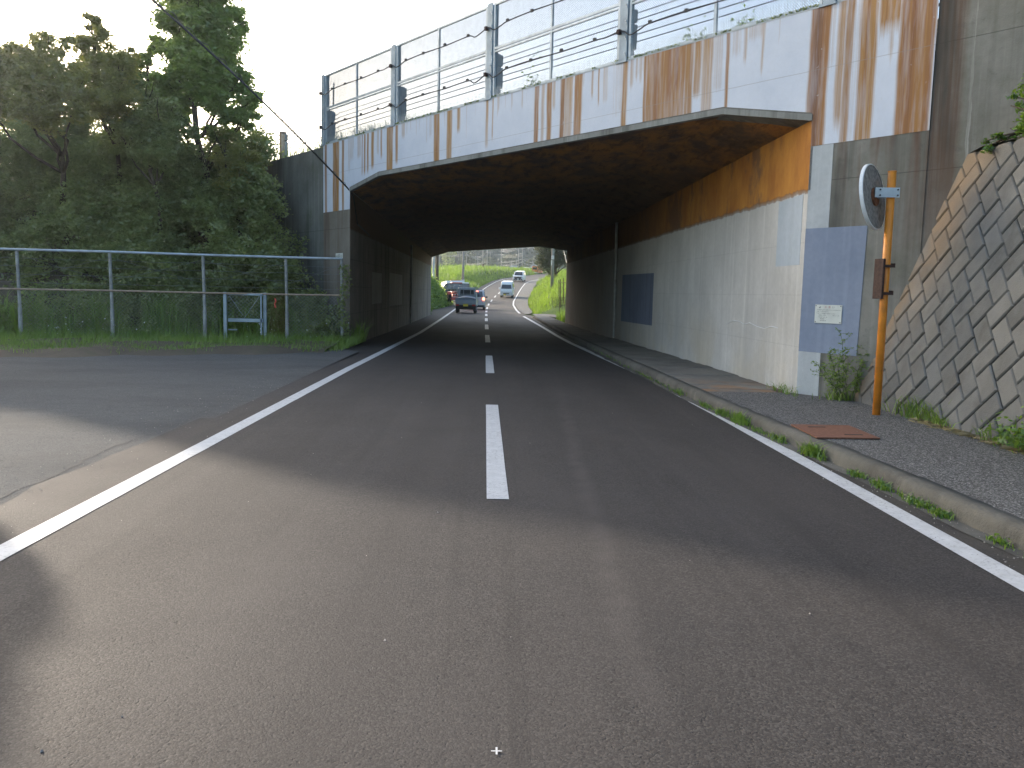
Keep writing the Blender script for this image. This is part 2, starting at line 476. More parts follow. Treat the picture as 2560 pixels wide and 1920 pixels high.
def block_mat():
    n, c, h = concrete('wall_block_concrete', (.128, .130, .124), (.20, .203, .192), (.075, .074, .068), .35)
    r = n.rnd()
    c = n.mix(n.math('MULTIPLY', r, .30), c, (.095, .09, .08))
    c = n.mix(n.rng(n.noise(2.2, 5, .7), .48, .68, 0, .55), c, (.085, .08, .068))
    c = n.mix(n.math('MULTIPLY', n.rng(n.math('FRACT', n.math('MULTIPLY', r, 7.13)), .6, 1), .35), c, (.27, .265, .24))
    Y = n.sep()[1]; Z = n.sep()[2]
    tan = n.math('MULTIPLY', n.rng(n.math('ADD', Y, n.math('MULTIPLY', Z, .45)), 9.9, 11.0, 0, .75, True), n.rng(n.noise(1.5, 3), .3, .6))
    c = n.mix(tan, c, (.30, .21, .125))  # warm sunlight painted as tan into the upper left blocks
    lime = n.rng(n.noise(1, 6, .75, n.scale(n.pos(), (6, 6, 2.2))), .70, .76)
    c = n.mix(n.math('MULTIPLY', lime, .6), c, (.6, .6, .56))
    return n.fin(c, .9, n.bump(h, .5, .012), .2)
M['block'] = block_mat()
def conc_right():
    n, c, h = concrete('rain_streaked_concrete', (.175, .168, .14), (.28, .27, .235), (.065, .058, .046), .75, joints=(2.94, 4.37), moss=.3)
    T = tcoord(n); Z = n.sep()[2]; V = n.comb(T, 0.0, Z)
    w = n.math('ADD', T, n.rng(n.noise(1.3, 4, .6, V), 0, 1, -.06, .06))
    fine = n.noise(1, 4, .7, n.scale(V, (26, 1, .5)))
    br_ = n.math('MULTIPLY', n.math('MULTIPLY', n.rng(w, -1.95, -1.85), n.rng(w, -1.50, -1.58)), n.rng(Z, 1.4, 3.2, .15, .85))
    c = n.mix(n.math('MULTIPLY', br_, n.rng(fine, .3, .6, .5, 1)), c, (.105, .058, .036))
    r2 = n.math('MULTIPLY', n.rng(n.noise(1, 3, .6, n.scale(V, (3.3, 1, .35), loc=(2, 0, 0))), .50, .62), n.rng(Z, 1.8, 3.3, 0, .7))
    c = n.mix(n.math('MULTIPLY', r2, n.rng(w, -1.6, -1.5)), c, (.12, .06, .035))
    lime = n.math('COMPARE', w, -2.0, .018)
    c = n.mix(n.math('MULTIPLY', lime, n.rng(fine, .4, .6, 0, .6)), c, (.42, .41, .37))
    dk = n.rng(n.noise(1, 4, .65, n.scale(V, (1.6, 1, .25), loc=(9, 0, 0))), .52, .66)
    c = n.mix(n.math('MULTIPLY', dk, .7), c, (.05, .052, .045))
    blot = n.rng(n.noise(4.5, 5, .75, V), .58, .7)
    c = n.mix(n.math('MULTIPLY', blot, .35), c, (.07, .07, .06))
    return n.fin(c, .88, n.bump(h, .3, .01), .25)
M['conc_right'] = conc_right()
M['mortar'] = simple('mortar', (.075, .073, .065), .95, var=.3, bump=.4)
M['galv'] = simple('galvanised_steel', (.42, .47, .50), .5, .35, .5, var=.2, scale=5, bump=.05, dirt=((.26, .25, .22), .35))
M['mesh_wire'] = simple('mesh_wire', (.27, .31, .34), .6, .1, .3)
M['galv_blue'] = simple('blue_grey_steel', (.30, .36, .40), .55, .2, .4, var=.2, scale=4)
M['galv_dark'] = simple('weathered_steel', (.30, .31, .30), .6, .2, .4, var=.25, scale=6, dirt=((.18, .15, .11), .4))
M['rust_steel'] = simple('rusty_steel', (.20, .085, .045), .85, .0, .2, var=.35, scale=25, bump=.3)
M['manhole'] = simple('rusty_plate', (.20, .095, .06), .8, .0, .25, var=.2, scale=30, bump=.25)
M['dark_rust'] = simple('dark_rusty_iron', (.06, .035, .028), .8, 0, .3, var=.3, scale=30, bump=.3)
M['orange'] = simple('orange_paint', (.72, .25, .025), .42, 0, .5, var=.12, scale=9, dirt=((.30, .12, .04), .55))
M['mirror_back'] = simple('weathered_mirror_back', (.24, .225, .205), .85, 0, .2, var=.4, scale=26, bump=.3, dirt=((.42, .40, .36), .5))
M['mirror_rim'] = simple('white_enamel', (.72, .74, .74), .4, 0, .5, var=.06)
M['mirror_glass'] = simple('mirror_glass', (.85, .85, .85), .05, 1, .5, var=.02)
M['cable'] = simple('black_cable', (.03, .03, .03), .6, 0, .4)
M['wire_far'] = simple('bright_wire', (.38, .39, .40), .4, .3, .5)
M['wire_pale'] = simple('pale_wire', (.20, .21, .21), .5, .3, .4)
M['wire_dark'] = simple('twisted_wire', (.12, .12, .125), .5, .3, .4)
M['wood'] = simple('weathered_post', (.36, .27, .20), .8, 0, .3, var=.2, bump=.2)
M['pole'] = simple('concrete_pole', (.30, .285, .26), .85, 0, .25, var=.15, bump=.15)
M['pole_dark'] = simple('dark_pole', (.10, .08, .06), .85, 0, .25, var=.2)
M['white_band'] = simple('white_band', (.6, .6, .58), .6)
M['sign_white'] = simple('sign_face', (.62, .64, .58), .4, 0, .5, var=.06)
M['ink'] = simple('ink', (.03, .03, .03), .6, var=0)
M['ink_grey'] = simple('faded_ink', (.17, .18, .16), .6, var=0)
M['ink_red'] = simple('faded_red_ink', (.45, .16, .13), .6, var=0)
M['red_tape'] = simple('red_tape', (.75, .12, .08), .6)
M['dirt'] = conc('ground_soil', (.085, .07, .05), (.14, .115, .08), (.06, .05, .04), .2, moss=.5, bumpv=.8)
def grass_ground(name, a, b):
    n = NT(name)
    c = n.mix(n.rng(n.noise(1.1, 6, .7), .3, .7), a, b)
    c = n.mix(n.rng(n.noise(.12, 3, .6), .35, .65, 0, .6), c, tuple(x * .65 for x in a))
    h = n.noise(5, 6, .75)
    return n.fin(c, .95, n.bump(h, .8, .3), .15)
M['field'] = grass_ground('field_grass', (.045, .095, .014), (.09, .15, .024))
M['base'] = grass_ground('base_ground', (.06, .085, .03), (.09, .11, .04))
M['ballast'] = simple('ballast', (.28, .26, .23), .95, 0, .2, var=.5, scale=40, bump=.9)
M['leaf_tree'] = mat_leaf('tree_leaves', (.07, .125, .03), (.20, .29, .065), (.42, .58, .10), .5)
M['leaf_warm'] = mat_leaf('warm_leaves', (.09, .11, .03), (.25, .26, .065), (.56, .54, .11), .5)
M['leaf_bush'] = mat_leaf('thicket_leaves', (.10, .14, .045), (.28, .32, .11), (.36, .44, .12), .45, 1.0)
M['leaf_bright'] = mat_leaf('bright_leaves', (.045, .11, .018), (.13, .24, .03), (.30, .48, .05), .4, 2)
M['leaf_grass'] = mat_leaf('grass_blades', (.11, .21, .022), (.27, .38, .05), (.2, .32, .05), .35, 1.5)
M['leaf_lush'] = mat_leaf('lush_grass_blades', (.065, .135, .012), (.21, .34, .025), (.32, .48, .04), .4, .25)
M['leaf_dry'] = mat_leaf('dry_stalks', (.15, .12, .06), (.30, .25, .13), (.3, .25, .1), .2, 2)
M['leaf_pine'] = mat_leaf('pine_needles', (.016, .030, .010), (.052, .075, .022), (.14, .16, .04), .25, .5)
M['flower'] = simple('white_petals', (.7, .7, .68), .8, var=.05)
M['bark'] = simple('bark', (.085, .068, .05), .9, 0, .2, var=.3, scale=14, bump=.6)
M['stem'] = simple('green_stem', (.10, .13, .05), .8)
M['tyre'] = simple('tyre_rubber', (.02, .02, .02), .8, 0, .3)
M['glass'] = simple('vehicle_glass', (.025, .03, .034), .08, 0, .8, var=.1)
M['white_car'] = simple('white_car_paint', (.74, .76, .77), .3, 0, .5, var=.03)
M['silver_car'] = simple('silver_car_paint', (.40, .42, .43), .35, .3, .5, var=.05)
M['grey_truck'] = simple('grey_truck_paint', (.20, .23, .25), .4, 0, .5, var=.08)
M['black_car'] = simple('black_car_paint', (.025, .03, .035), .25, 0, .6, var=.1)
M['trim'] = simple('black_trim', (.03, .03, .03), .6)
M['tarp'] = simple('blue_grey_tarpaulin', (.16, .19, .23), .6, 0, .4, var=.15, scale=5)
M['plate_y'] = simple('yellow_plate', (.55, .42, .04), .5)
M['plate_w'] = simple('white_plate', (.7, .7, .68), .5)
M['red_mach'] = simple('red_machine_paint', (.45, .07, .05), .45, 0, .5)
M['orange_car'] = simple('orange_car_paint', (.60, .14, .035), .4, 0, .5)
M['lamp_lit'] = mat_emit('lit_brake_lamp', (1.0, .10, .05), 6)
M['lamp_red'] = simple('red_lamp', (.35, .02, .02), .3)
M['head_lamp'] = simple('head_lamp', (.7, .72, .74), .15, 0, .7)
M['house_wall'] = simple('house_wall', (.62, .60, .55), .8)
M['roof_grey'] = simple('roof_tiles', (.22, .24, .27), .6)
M['roof_blue'] = simple('blue_roof', (.10, .17, .30), .5)
M['green_sheet'] = simple('green_sheet', (.13, .36, .29), .6)
def forest():
    n = NT('forest_canopy')
    v = n.voro(.22); f = n.noise(.05, 5, .65)
    c = n.mix(n.rng(f, .3, .7), (.010, .022, .014), (.022, .040, .024))
    c = n.mix(n.rng(v, 0, .9), (.026, .045, .026), c)
    return n.fin(c, .95, n.bump(n.math('ADD', n.math('MULTIPLY', v, -1), n.noise(.8, 4)), .9, 3), .1)
M['forest'] = forest()
print("part 1 ok")
BLOBS = {
'tall':[(-8.32,24.5,8.78,0.87),(-7.45,24.5,8.59,0.6),(-8.87,24.5,8.55,0.41),(-7.9,24.5,7.62,0.87),(-8.62,24.5,7.6,0.56),(-7.03,24.5,7.16,0.44),(-7.37,24.5,6.66,0.7),(-8.36,24.5,6.8,0.67),(-9.01,24.5,7.05,0.46),(-9.27,24.5,7.95,0.3),(-6.93,24.5,6.13,0.39),(-7.66,24.5,5.68,0.39),(-7.01,24.5,8.61,0.23),(-7.68,24.5,7.95,0.58),(-6.59,24.5,6.69,0.23),(-8.92,24.5,6.29,0.52),(-8.41,24.5,9.83,0.93),(-7.54,24.5,9.75,0.64),(-8.07,24.5,10.78,0.7)],
'cone':[(-10.3,22.8,8.04,0.26),(-10.22,22.8,7.55,0.43),(-10.36,22.8,7.1,0.45),(-10.12,22.8,6.75,0.52),(-9.61,22.8,6.87,0.48),(-10.01,22.8,6.21,0.71),(-9.39,22.8,7.22,0.24),(-9.63,22.8,6.22,0.49)],
'round':[(-11.69,21.6,6.74,0.41),(-11.25,21.6,6.94,0.37),(-10.77,21.6,7.05,0.35),(-10.43,21.6,7.25,0.23),(-11.42,21.6,6.28,0.61),(-10.65,21.6,6.39,0.63),(-11.92,21.6,5.79,0.77),(-11.06,21.6,5.72,0.77),(-10.19,21.6,5.84,0.61),(-12.56,21.6,6.43,0.72),(-13.16,21.6,5.94,0.92)],
'mid':[(-9.95,24.8,7.42,0.31),(-9.72,24.8,7.64,0.28),(-9.91,24.8,6.93,0.47),(-9.41,24.8,6.67,0.47),(-9.59,24.8,6.12,0.53)],
'bushy':[(-9.59,23.2,6.05,0.46),(-9.12,23.2,6.32,0.46),(-8.66,23.2,5.82,0.53),(-9.35,23.2,5.39,0.66),(-8.25,23.2,5.32,0.49),(-9.82,23.2,5.38,0.55),(-8.78,23.2,4.99,0.66)],
'willow':[(-7.35,24.0,5.17,0.51),(-6.91,24.0,4.85,0.48),(-7.19,24.0,4.41,0.57),(-6.7,24.0,4.32,0.4)],
'thicket':[(-4.31,21.9,0.38,0.38),(-5.9,22.81,1.64,0.46),(-8.73,23.26,2.4,0.42),(-11.21,24.24,3.77,0.71),(-10.93,24.06,4.56,0.4),(-10.76,24.19,4.26,0.68),(-9.6,23.1,2.66,0.38),(-12.86,25.08,5.52,0.74),(-5.21,22.76,1.28,0.64),(-6.63,22.39,1.29,0.65),(-6.81,22.69,1.75,0.52),(-9.75,22.34,0.39,0.61),(-11.53,22.8,0.6,0.51),(-8.95,22.57,0.43,0.51),(-13.87,24.49,4.18,0.45),(-10.09,23.68,2.95,0.57),(-12.89,24.79,5.01,0.71),(-6.15,23.09,1.7,0.43),(-8.47,24.23,4.62,0.67),(-14.95,23.87,2.82,0.46),(-12.91,22.32,0.59,0.57),(-15.75,23.81,3.81,0.6),(-16.55,24.89,4.61,0.45),(-13.39,22.71,1.74,0.38),(-16.03,24.33,3.98,0.63),(-14.75,23.77,3.98,0.52),(-6.77,23.03,1.6,0.6),(-5.56,22.74,1.84,0.43),(-8.28,23.93,4.31,0.53),(-9.25,24.04,3.8,0.43),(-8.77,23.43,3.58,0.55),(-15.05,24.94,5.95,0.45),(-14.6,23.07,2.07,0.67),(-12.96,23.36,2.4,0.62),(-10.75,23.0,2.83,0.38),(-11.96,25.4,5.77,0.49),(-15.39,24.62,5.08,0.47),(-9.83,23.55,3.29,0.58),(-13.19,22.83,0.41,0.59),(-10.92,23.64,2.97,0.4),(-10.89,23.18,2.85,0.4),(-6.62,24.15,4.06,0.68),(-9.25,24.92,4.59,0.52),(-15.09,22.45,1.73,0.45),(-5.73,22.42,2.02,0.5),(-11.06,23.36,3.1,0.56),(-15.56,24.33,4.37,0.69),(-14.36,22.28,1.32,0.53),(-11.58,24.0,3.29,0.51),(-15.16,24.71,5.49,0.68),(-8.08,22.48,0.21,0.37),(-7.95,22.78,1.34,0.52),(-12.03,24.07,3.33,0.47),(-10.02,24.14,3.25,0.65),(-4.65,22.26,1.05,0.43),(-10.58,24.49,4.69,0.61),(-16.44,25.68,5.87,0.75),(-13.12,24.85,4.85,0.62),(-10.62,23.12,2.86,0.54),(-15.0,23.75,2.85,0.46),(-7.95,24.47,3.81,0.65),(-8.44,22.08,0.69,0.5),(-10.55,24.18,3.71,0.69),(-7.83,24.17,3.34,0.5),(-7.07,23.22,2.11,0.64),(-13.08,23.02,2.19,0.57),(-16.12,23.95,3.16,0.67),(-7.79,22.01,1.1,0.63),(-7.37,23.58,2.45,0.66),(-14.41,22.76,0.95,0.43),(-6.99,22.95,2.55,0.61),(-14.12,23.09,2.22,0.45),(-9.25,23.43,3.27,0.68),(-9.91,22.62,0.92,0.59),(-9.94,22.73,1.92,0.45),(-14.31,22.26,1.33,0.58),(-6.85,24.15,3.8,0.64),(-14.33,24.03,3.74,0.48),(-16.09,23.84,2.57,0.5),(-9.8,24.01,3.85,0.66),(-12.1,22.98,2.04,0.53),(-8.07,22.68,1.22,0.48),(-8.67,24.06,3.83,0.66),(-6.35,22.89,2.3,0.44),(-10.94,24.45,4.85,0.7),(-14.04,22.37,0.94,0.47),(-13.03,25.28,5.94,0.46),(-11.31,24.82,4.5,0.7),(-10.76,23.47,2.15,0.48),(-15.24,24.34,4.68,0.61),(-12.0,24.46,4.02,0.47),(-6.25,22.97,2.28,0.62),(-11.68,22.83,0.62,0.52),(-7.53,22.54,0.28,0.59),(-5.45,22.57,0.41,0.66),(-12.44,23.28,2.21,0.49),(-12.13,25.37,5.34,0.53),(-9.78,22.07,0.59,0.64),(-12.34,24.57,4.0,0.68),(-7.06,23.89,3.57,0.46),(-6.16,23.82,3.88,0.58),(-14.89,24.75,4.24,0.43),(-14.83,24.54,4.94,0.53),(-13.24,23.97,4.01,0.46),(-8.96,24.12,4.18,0.63),(-16.34,25.39,5.43,0.55),(-9.34,22.29,0.89,0.59),(-9.11,24.51,3.85,0.52),(-10.15,22.94,2.27,0.62),(-8.84,23.29,2.51,0.68),(-10.8,23.97,3.64,0.4),(-7.44,21.93,0.51,0.44),(-14.9,23.86,3.91,0.43),(-14.6,22.12,0.45,0.5),(-13.25,22.67,0.34,0.52),(-7.45,22.05,0.75,0.5),(-15.07,24.76,5.53,0.47),(-15.97,24.62,4.85,0.6),(-5.58,22.58,0.6,0.52),(-14.27,22.62,0.94,0.43),(-11.88,24.33,4.39,0.53),(-11.01,22.83,1.14,0.54),(-10.89,24.72,4.55,0.72),(-13.03,22.98,1.68,0.57),(-15.35,23.1,2.57,0.43),(-9.0,23.14,2.14,0.6),(-7.57,23.25,3.25,0.61),(-5.98,22.57,1.02,0.37),(-14.61,25.33,5.7,0.59),(-10.74,24.13,4.42,0.65),(-8.1,24.89,4.69,0.59),(-11.39,24.15,3.62,0.53),(-8.09,24.92,4.73,0.47),(-11.97,23.34,2.75,0.54),(-6.72,23.1,1.89,0.51),(-10.88,24.18,4.08,0.47),(-13.65,23.39,3.1,0.52),(-9.37,24.02,4.33,0.58),(-8.65,23.34,2.08,0.59),(-13.11,25.11,5.06,0.5),(-15.0,22.11,0.61,0.45),(-12.82,24.8,4.7,0.51),(-11.1,24.25,3.61,0.4),(-13.95,23.05,2.26,0.39),(-8.69,22.5,0.47,0.51),(-6.09,22.0,0.54,0.44),(-4.23,22.04,0.51,0.56),(-5.59,23.44,2.58,0.54),(-13.58,24.32,4.88,0.61),(-14.07,23.0,2.16,0.5),(-10.47,23.79,3.83,0.45),(-9.14,22.08,1.06,0.63),(-7.75,24.0,3.78,0.42),(-10.07,23.8,2.95,0.57),(-7.28,22.37,1.61,0.37),(-14.75,24.34,4.16,0.59),(-7.81,21.91,0.34,0.51),(-14.58,22.85,1.85,0.41),(-12.04,22.93,1.97,0.66),(-12.32,24.65,4.14,0.6),(-14.1,22.41,1.15,0.64),(-8.27,22.91,1.16,0.52),(-11.25,21.97,0.89,0.55),(-9.44,23.1,2.35,0.5),(-15.59,23.7,2.34,0.64),(-8.43,24.82,4.56,0.41),(-12.82,22.93,1.16,0.49),(-13.62,24.36,5.03,0.52),(-10.5,24.62,4.57,0.41),(-9.82,23.39,2.88,0.66),(-14.67,23.85,3.43,0.5),(-9.97,23.77,3.46,0.68),(-6.28,22.67,2.17,0.54),(-14.54,23.71,3.9,0.6),(-9.61,24.54,4.78,0.55),(-11.28,24.24,4.57,0.63),(-4.48,22.61,1.14,0.37),(-12.19,22.93,0.85,0.54),(-8.91,22.59,1.87,0.58),(-11.2,22.41,0.83,0.56),(-9.37,23.42,2.84,0.67),(-7.15,23.92,3.67,0.67),(-7.12,23.44,2.15,0.41),(-8.75,23.06,2.28,0.67),(-8.44,22.77,1.4,0.48),(-6.59,23.84,4.13,0.59),(-8.44,23.96,3.72,0.7),(-6.62,24.38,3.82,0.58),(-11.12,23.29,2.09,0.65),(-7.82,22.82,2.02,0.38),(-8.41,22.33,1.59,0.61),(-13.01,25.41,5.95,0.54),(-15.83,23.84,2.98,0.4),(-12.37,24.08,3.18,0.7),(-5.5,23.12,2.27,0.44),(-11.97,22.54,0.92,0.58),(-10.87,24.48,4.55,0.58),(-12.89,22.93,0.8,0.42),(-12.76,22.73,1.02,0.43),(-9.58,25.01,4.93,0.6),(-11.21,23.57,3.2,0.44),(-13.52,23.21,1.7,0.63),(-8.24,22.17,1.24,0.42),(-14.26,22.25,1.18,0.41),(-10.64,21.98,0.91,0.61),(-12.28,23.29,2.54,0.41),(-6.14,22.36,0.75,0.64),(-16.08,25.01,5.35,0.43),(-6.48,23.79,2.99,0.47),(-14.83,22.1,0.5,0.48),(-14.34,23.22,2.38,0.43),(-16.12,24.52,4.04,0.44),(-13.17,23.26,2.22,0.62),(-7.88,22.1,0.89,0.63),(-16.32,24.75,5.48,0.65),(-9.79,22.82,0.39,0.66),(-9.11,24.64,4.15,0.64),(-13.33,22.91,2.6,0.37),(-8.29,23.07,1.69,0.6),(-14.19,23.11,1.44,0.58),(-10.47,23.98,4.39,0.58),(-5.92,22.23,0.64,0.61),(-14.65,24.46,4.31,0.68),(-12.67,24.95,5.81,0.55),(-11.06,23.3,2.03,0.48),(-12.75,25.33,5.25,0.63),(-15.01,22.73,1.74,0.49),(-13.01,23.85,2.75,0.41),(-5.8,22.38,1.73,0.56),(-8.39,22.79,1.74,0.46),(-10.46,24.61,4.85,0.53),(-15.26,24.52,4.74,0.52),(-8.9,22.36,1.5,0.52),(-12.35,24.34,4.83,0.7),(-4.62,22.15,1.08,0.4),(-15.18,24.32,4.28,0.39),(-10.87,23.17,1.82,0.43),(-15.3,22.41,1.06,0.45),(-14.55,24.29,4.5,0.47),(-13.42,23.84,2.89,0.48),(-11.29,24.01,3.17,0.63),(-9.18,23.57,2.91,0.48),(-4.72,22.35,0.74,0.39),(-6.05,23.56,3.15,0.58),(-14.95,25.05,4.92,0.65),(-9.42,22.05,0.61,0.38),(-9.63,22.82,1.55,0.43),(-8.96,22.42,0.57,0.45),(-6.42,22.81,0.63,0.54),(-6.15,23.35,3.12,0.46),(-8.96,24.4,3.8,0.41),(-12.81,24.88,4.47,0.61),(-10.8,24.42,5.16,0.51),(-7.49,21.95,0.72,0.45),(-11.49,24.58,4.89,0.62),(-13.89,22.61,1.71,0.56),(-13.38,22.45,1.14,0.61),(-16.4,24.6,3.86,0.61),(-7.17,24.13,3.33,0.68),(-8.49,22.85,2.49,0.37),(-13.35,23.05,1.57,0.61),(-15.94,24.1,4.51,0.58),(-4.62,21.98,0.67,0.55),(-7.83,22.88,2.08,0.44),(-5.26,22.58,0.61,0.53),(-15.98,24.23,4.4,0.47),(-13.24,23.1,1.9,0.43),(-8.72,24.66,4.62,0.68),(-14.53,25.38,5.56,0.49),(-14.61,23.32,2.98,0.44),(-13.65,25.61,5.94,0.6),(-8.64,24.7,4.56,0.71),(-13.12,25.24,5.85,0.63),(-9.18,24.64,4.12,0.6),(-9.35,22.74,2.11,0.55),(-14.62,23.86,3.21,0.54),(-14.83,24.72,5.06,0.61),(-11.33,24.64,5.07,0.5),(-14.2,23.22,2.37,0.47),(-14.99,21.9,0.36,0.39),(-12.3,22.97,1.16,0.6),(-12.76,21.99,0.85,0.39),(-14.63,23.44,2.54,0.57),(-4.99,22.67,0.52,0.39),(-7.54,23.56,3.0,0.46),(-6.62,22.78,1.18,0.46),(-17.0,25.36,5.67,0.74),(-10.3,23.1,2.12,0.63),(-6.59,22.09,0.83,0.41),(-10.73,22.81,0.86,0.67),(-12.77,23.48,2.21,0.5),(-9.59,25.06,5.03,0.55),(-9.95,22.79,2.04,0.61),(-10.81,24.1,3.54,0.6),(-7.35,22.72,0.74,0.49),(-7.86,21.98,0.81,0.55),(-9.76,23.6,3.68,0.47),(-6.93,22.88,0.69,0.6),(-5.22,22.15,1.1,0.56),(-5.4,22.37,1.55,0.57),(-11.64,24.1,3.49,0.6),(-13.85,22.59,2.03,0.43),(-5.85,22.11,0.56,0.58),(-13.79,23.46,2.97,0.4),(-10.98,23.75,2.72,0.41),(-14.22,24.85,4.6,0.71),(-13.54,23.69,3.09,0.54),(-4.27,21.9,0.37,0.47),(-9.56,23.03,2.1,0.62),(-15.16,24.08,3.22,0.44),(-13.53,22.78,2.2,0.53),(-15.14,24.7,5.07,0.65),(-8.68,23.3,2.39,0.5),(-13.17,23.72,2.45,0.6),(-14.58,22.22,1.0,0.53),(-14.84,25.66,6.07,0.58),(-8.61,22.86,1.77,0.49),(-12.04,23.23,2.79,0.45),(-6.6,24.44,4.25,0.61),(-10.02,22.37,1.24,0.36),(-5.75,22.83,1.56,0.65),(-11.38,24.0,3.53,0.66),(-12.47,23.04,1.35,0.45),(-16.72,25.11,5.25,0.48),(-14.2,22.69,1.82,0.65),(-10.27,23.67,2.74,0.46),(-9.33,23.61,2.96,0.55),(-11.05,23.94,3.78,0.7),(-11.02,22.75,1.34,0.39),(-11.38,24.13,3.38,0.47)],
}
# ============================================================ road geometry
PY = [-60, 0, 15, 30, 65, 72, 76, 81, 86, 91, 96, 100, 105, 110, 115, 260, 400]
PZ = [0, 0, -.01, -.11, -.11, -.08, 0, .08, .2, .34, .53, .73, .95, 1.16, 1.42, 8.7, 9.2]
def RZ(y): return float(np.interp(y, PY, PZ))
_ly = [-60, 4.3, 17, 31, 45, 68, 72, 85, 93, 100, 107, 115, 131, 151, 163, 168, 176, 182, 200, 230, 300]
_lx = [-2.5, -2.5, -2.44, -2.42, -2.5, -2.72, -2.73, -2.5, -2.2, -1.93, -1.55, -1.09, -.15, 1.35, 2.75, 3.7, 5.6, 7.1, 12, 20, 40]
_ry = [-60, 4, 6.4, 10, 14.7, 20, 25, 37, 54, 62, 84, 93, 112, 129, 146, 154, 158.5, 170, 185, 200, 230, 300]
_rx = [2.72, 2.72, 2.76, 2.79, 2.76, 2.62, 2.50, 2.44, 2.27, 2.30, 2.48, 2.77, 3.9, 5.02, 6.28, 7.26, 8.0, 10.3, 13.5, 17.5, 26, 47]
def LX(y): return float(np.interp(y, _ly, _lx))
def RX(y): return float(np.interp(y, _ry, _rx))
_ey = [-60, 17.5, 19.5, 53, 60, 66, 73, 82, 84, 99, 101, 116, 300]
_eo = [-.57, -.57, -1.3, -1.25, -1.6, -1.85, -1.35, -.85, -4.5, -4.5, -1.2, -.9, -.9]
def EL(y): return LX(y) + float(np.interp(y, _ey, _eo))
_ky = [-60, 4.5, 6.7, 8.4, 10, 12.6, 16.6, 30, 50, 53, 58, 62, 300]
_kx = [3.08, 3.07, 3.01, 2.92, 2.86, 2.80, 2.76, 2.72, 2.70, 2.75, 2.85, 2.6, 2.6]
def KX(y):
    if y < 58: return float(np.interp(y, _ky, _kx))
    return RX(y) + .22
def WX(y):      # outer edge of the footway beyond the tunnel
    return KX(y) + float(np.interp(y, [58, 64, 88, 105, 125, 147, 161], [.3, .85, 1.3, 1.45, 1.6, 1.75, 1.7]))

def strip(name, ys, xa, xb, zf, mat, nx=1, **k):
    m = MB()
    vs = []
    for y in ys:
        a, b = xa(y), xb(y)
        for i in range(nx + 1):
            x = a + (b - a) * i / nx
            vs.append((x, y, zf(x, y)))
    fs = []
    for j in range(len(ys) - 1):
        for i in range(nx):
            q = j * (nx + 1) + i
            fs.append((q, q + 1, q + nx + 2, q + nx + 1))
    m.add(vs, fs)
    return m.build(name, mat, origin=(0, 0, 0), **k)

rng = random.Random(5)
ysr = [-12 + .35 * i for i in range(100)] + [23 + 1.0 * i for i in range(78)] + [101 + 3 * i for i in range(66)]
edge_n = lambda y: .10 * mnoise.noise(Vector((y * .9, 3, 0))) + .05 * mnoise.noise(Vector((y * 4, 7, 0)))
strip('road', ysr, lambda y: EL(y) + (edge_n(y) if y < 18 else 0), lambda y: KX(y) + .05, lambda x, y: RZ(y), M['asphalt'], 4, kind='structure')
# old paving of the forecourt to the left, its far edge along the verge
def verge_y(x): return 20.6 + .511 * x if x > -40 else 0
m = MB()
vs = []; xs = [-45, -30, -20, -14, -11, -9, -7.5, -6, -4.5, -3.4, -2.9]; n = 12
for x in xs:
    ye = 19.2 if x > -3 else verge_y(x) + .8
    for j in range(n + 1): vs.append((x, -14 + (ye + 14) * j / n, -.006))
fs = [(i * (n + 1) + j, (i + 1) * (n + 1) + j, (i + 1) * (n + 1) + j + 1, i * (n + 1) + j + 1) for i in range(len(xs) - 1) for j in range(n)]
m.add(vs, fs).build('forecourt_paving', M['old_asphalt'], origin=(0, 0, 0), kind='structure')

# cracks along the seam between old and new paving
def crack(pts, w, label):
    b_ = MB(); q_ = []
    for p0, p1 in zip(pts[:-1], pts[1:]):
        for i in range(14):
            k = i / 14; x = p0[0] + (p1[0] - p0[0]) * k; y = p0[1] + (p1[1] - p0[1]) * k
            q_.append((x + .05 * mnoise.noise(Vector((x * 5, y * 5, 1))), y + .05 * mnoise.noise(Vector((x * 5, y * 5, 9)))))
    vs_ = []
    for i, (x, y) in enumerate(q_):
        a_, c_ = q_[max(i - 1, 0)], q_[min(i + 1, len(q_) - 1)]
        dx, dy = c_[0] - a_[0], c_[1] - a_[1]; L_ = math.hypot(dx, dy) or 1
        ww_ = w * (.5 + .9 * abs(mnoise.noise(Vector((x * 9, y * 9, 4))))) * min(1, i / 4, (len(q_) - 1 - i) / 4)
        vs_ += [(x - dy / L_ * ww_, y + dx / L_ * ww_, -.0035), (x + dy / L_ * ww_, y - dx / L_ * ww_, -.0035)]
    b_.add(vs_, [(2 * i, 2 * i + 1, 2 * i + 3, 2 * i + 2) for i in range(len(q_) - 1)])
    b_.build('crack', M['mortar'], origin=(0, 0, 0), kind='structure')
crack([(-3.16, 4.9), (-3.14, 6.2), (-3.22, 7.2), (-3.12, 8.6), (-3.2, 10.4), (-3.1, 12.2)], .012, '')
crack([(-4.8, 6.4), (-4.1, 6.25), (-3.4, 6.5)], .009, '')
crack([(-6.2, 13.2), (-5.2, 12.7), (-4.4, 13.1), (-3.7, 12.8)], .012, '')
crack([(-7.5, 9.1), (-6.2, 9.5), (-5.2, 9.2), (-4.6, 9.6)], .010, '')
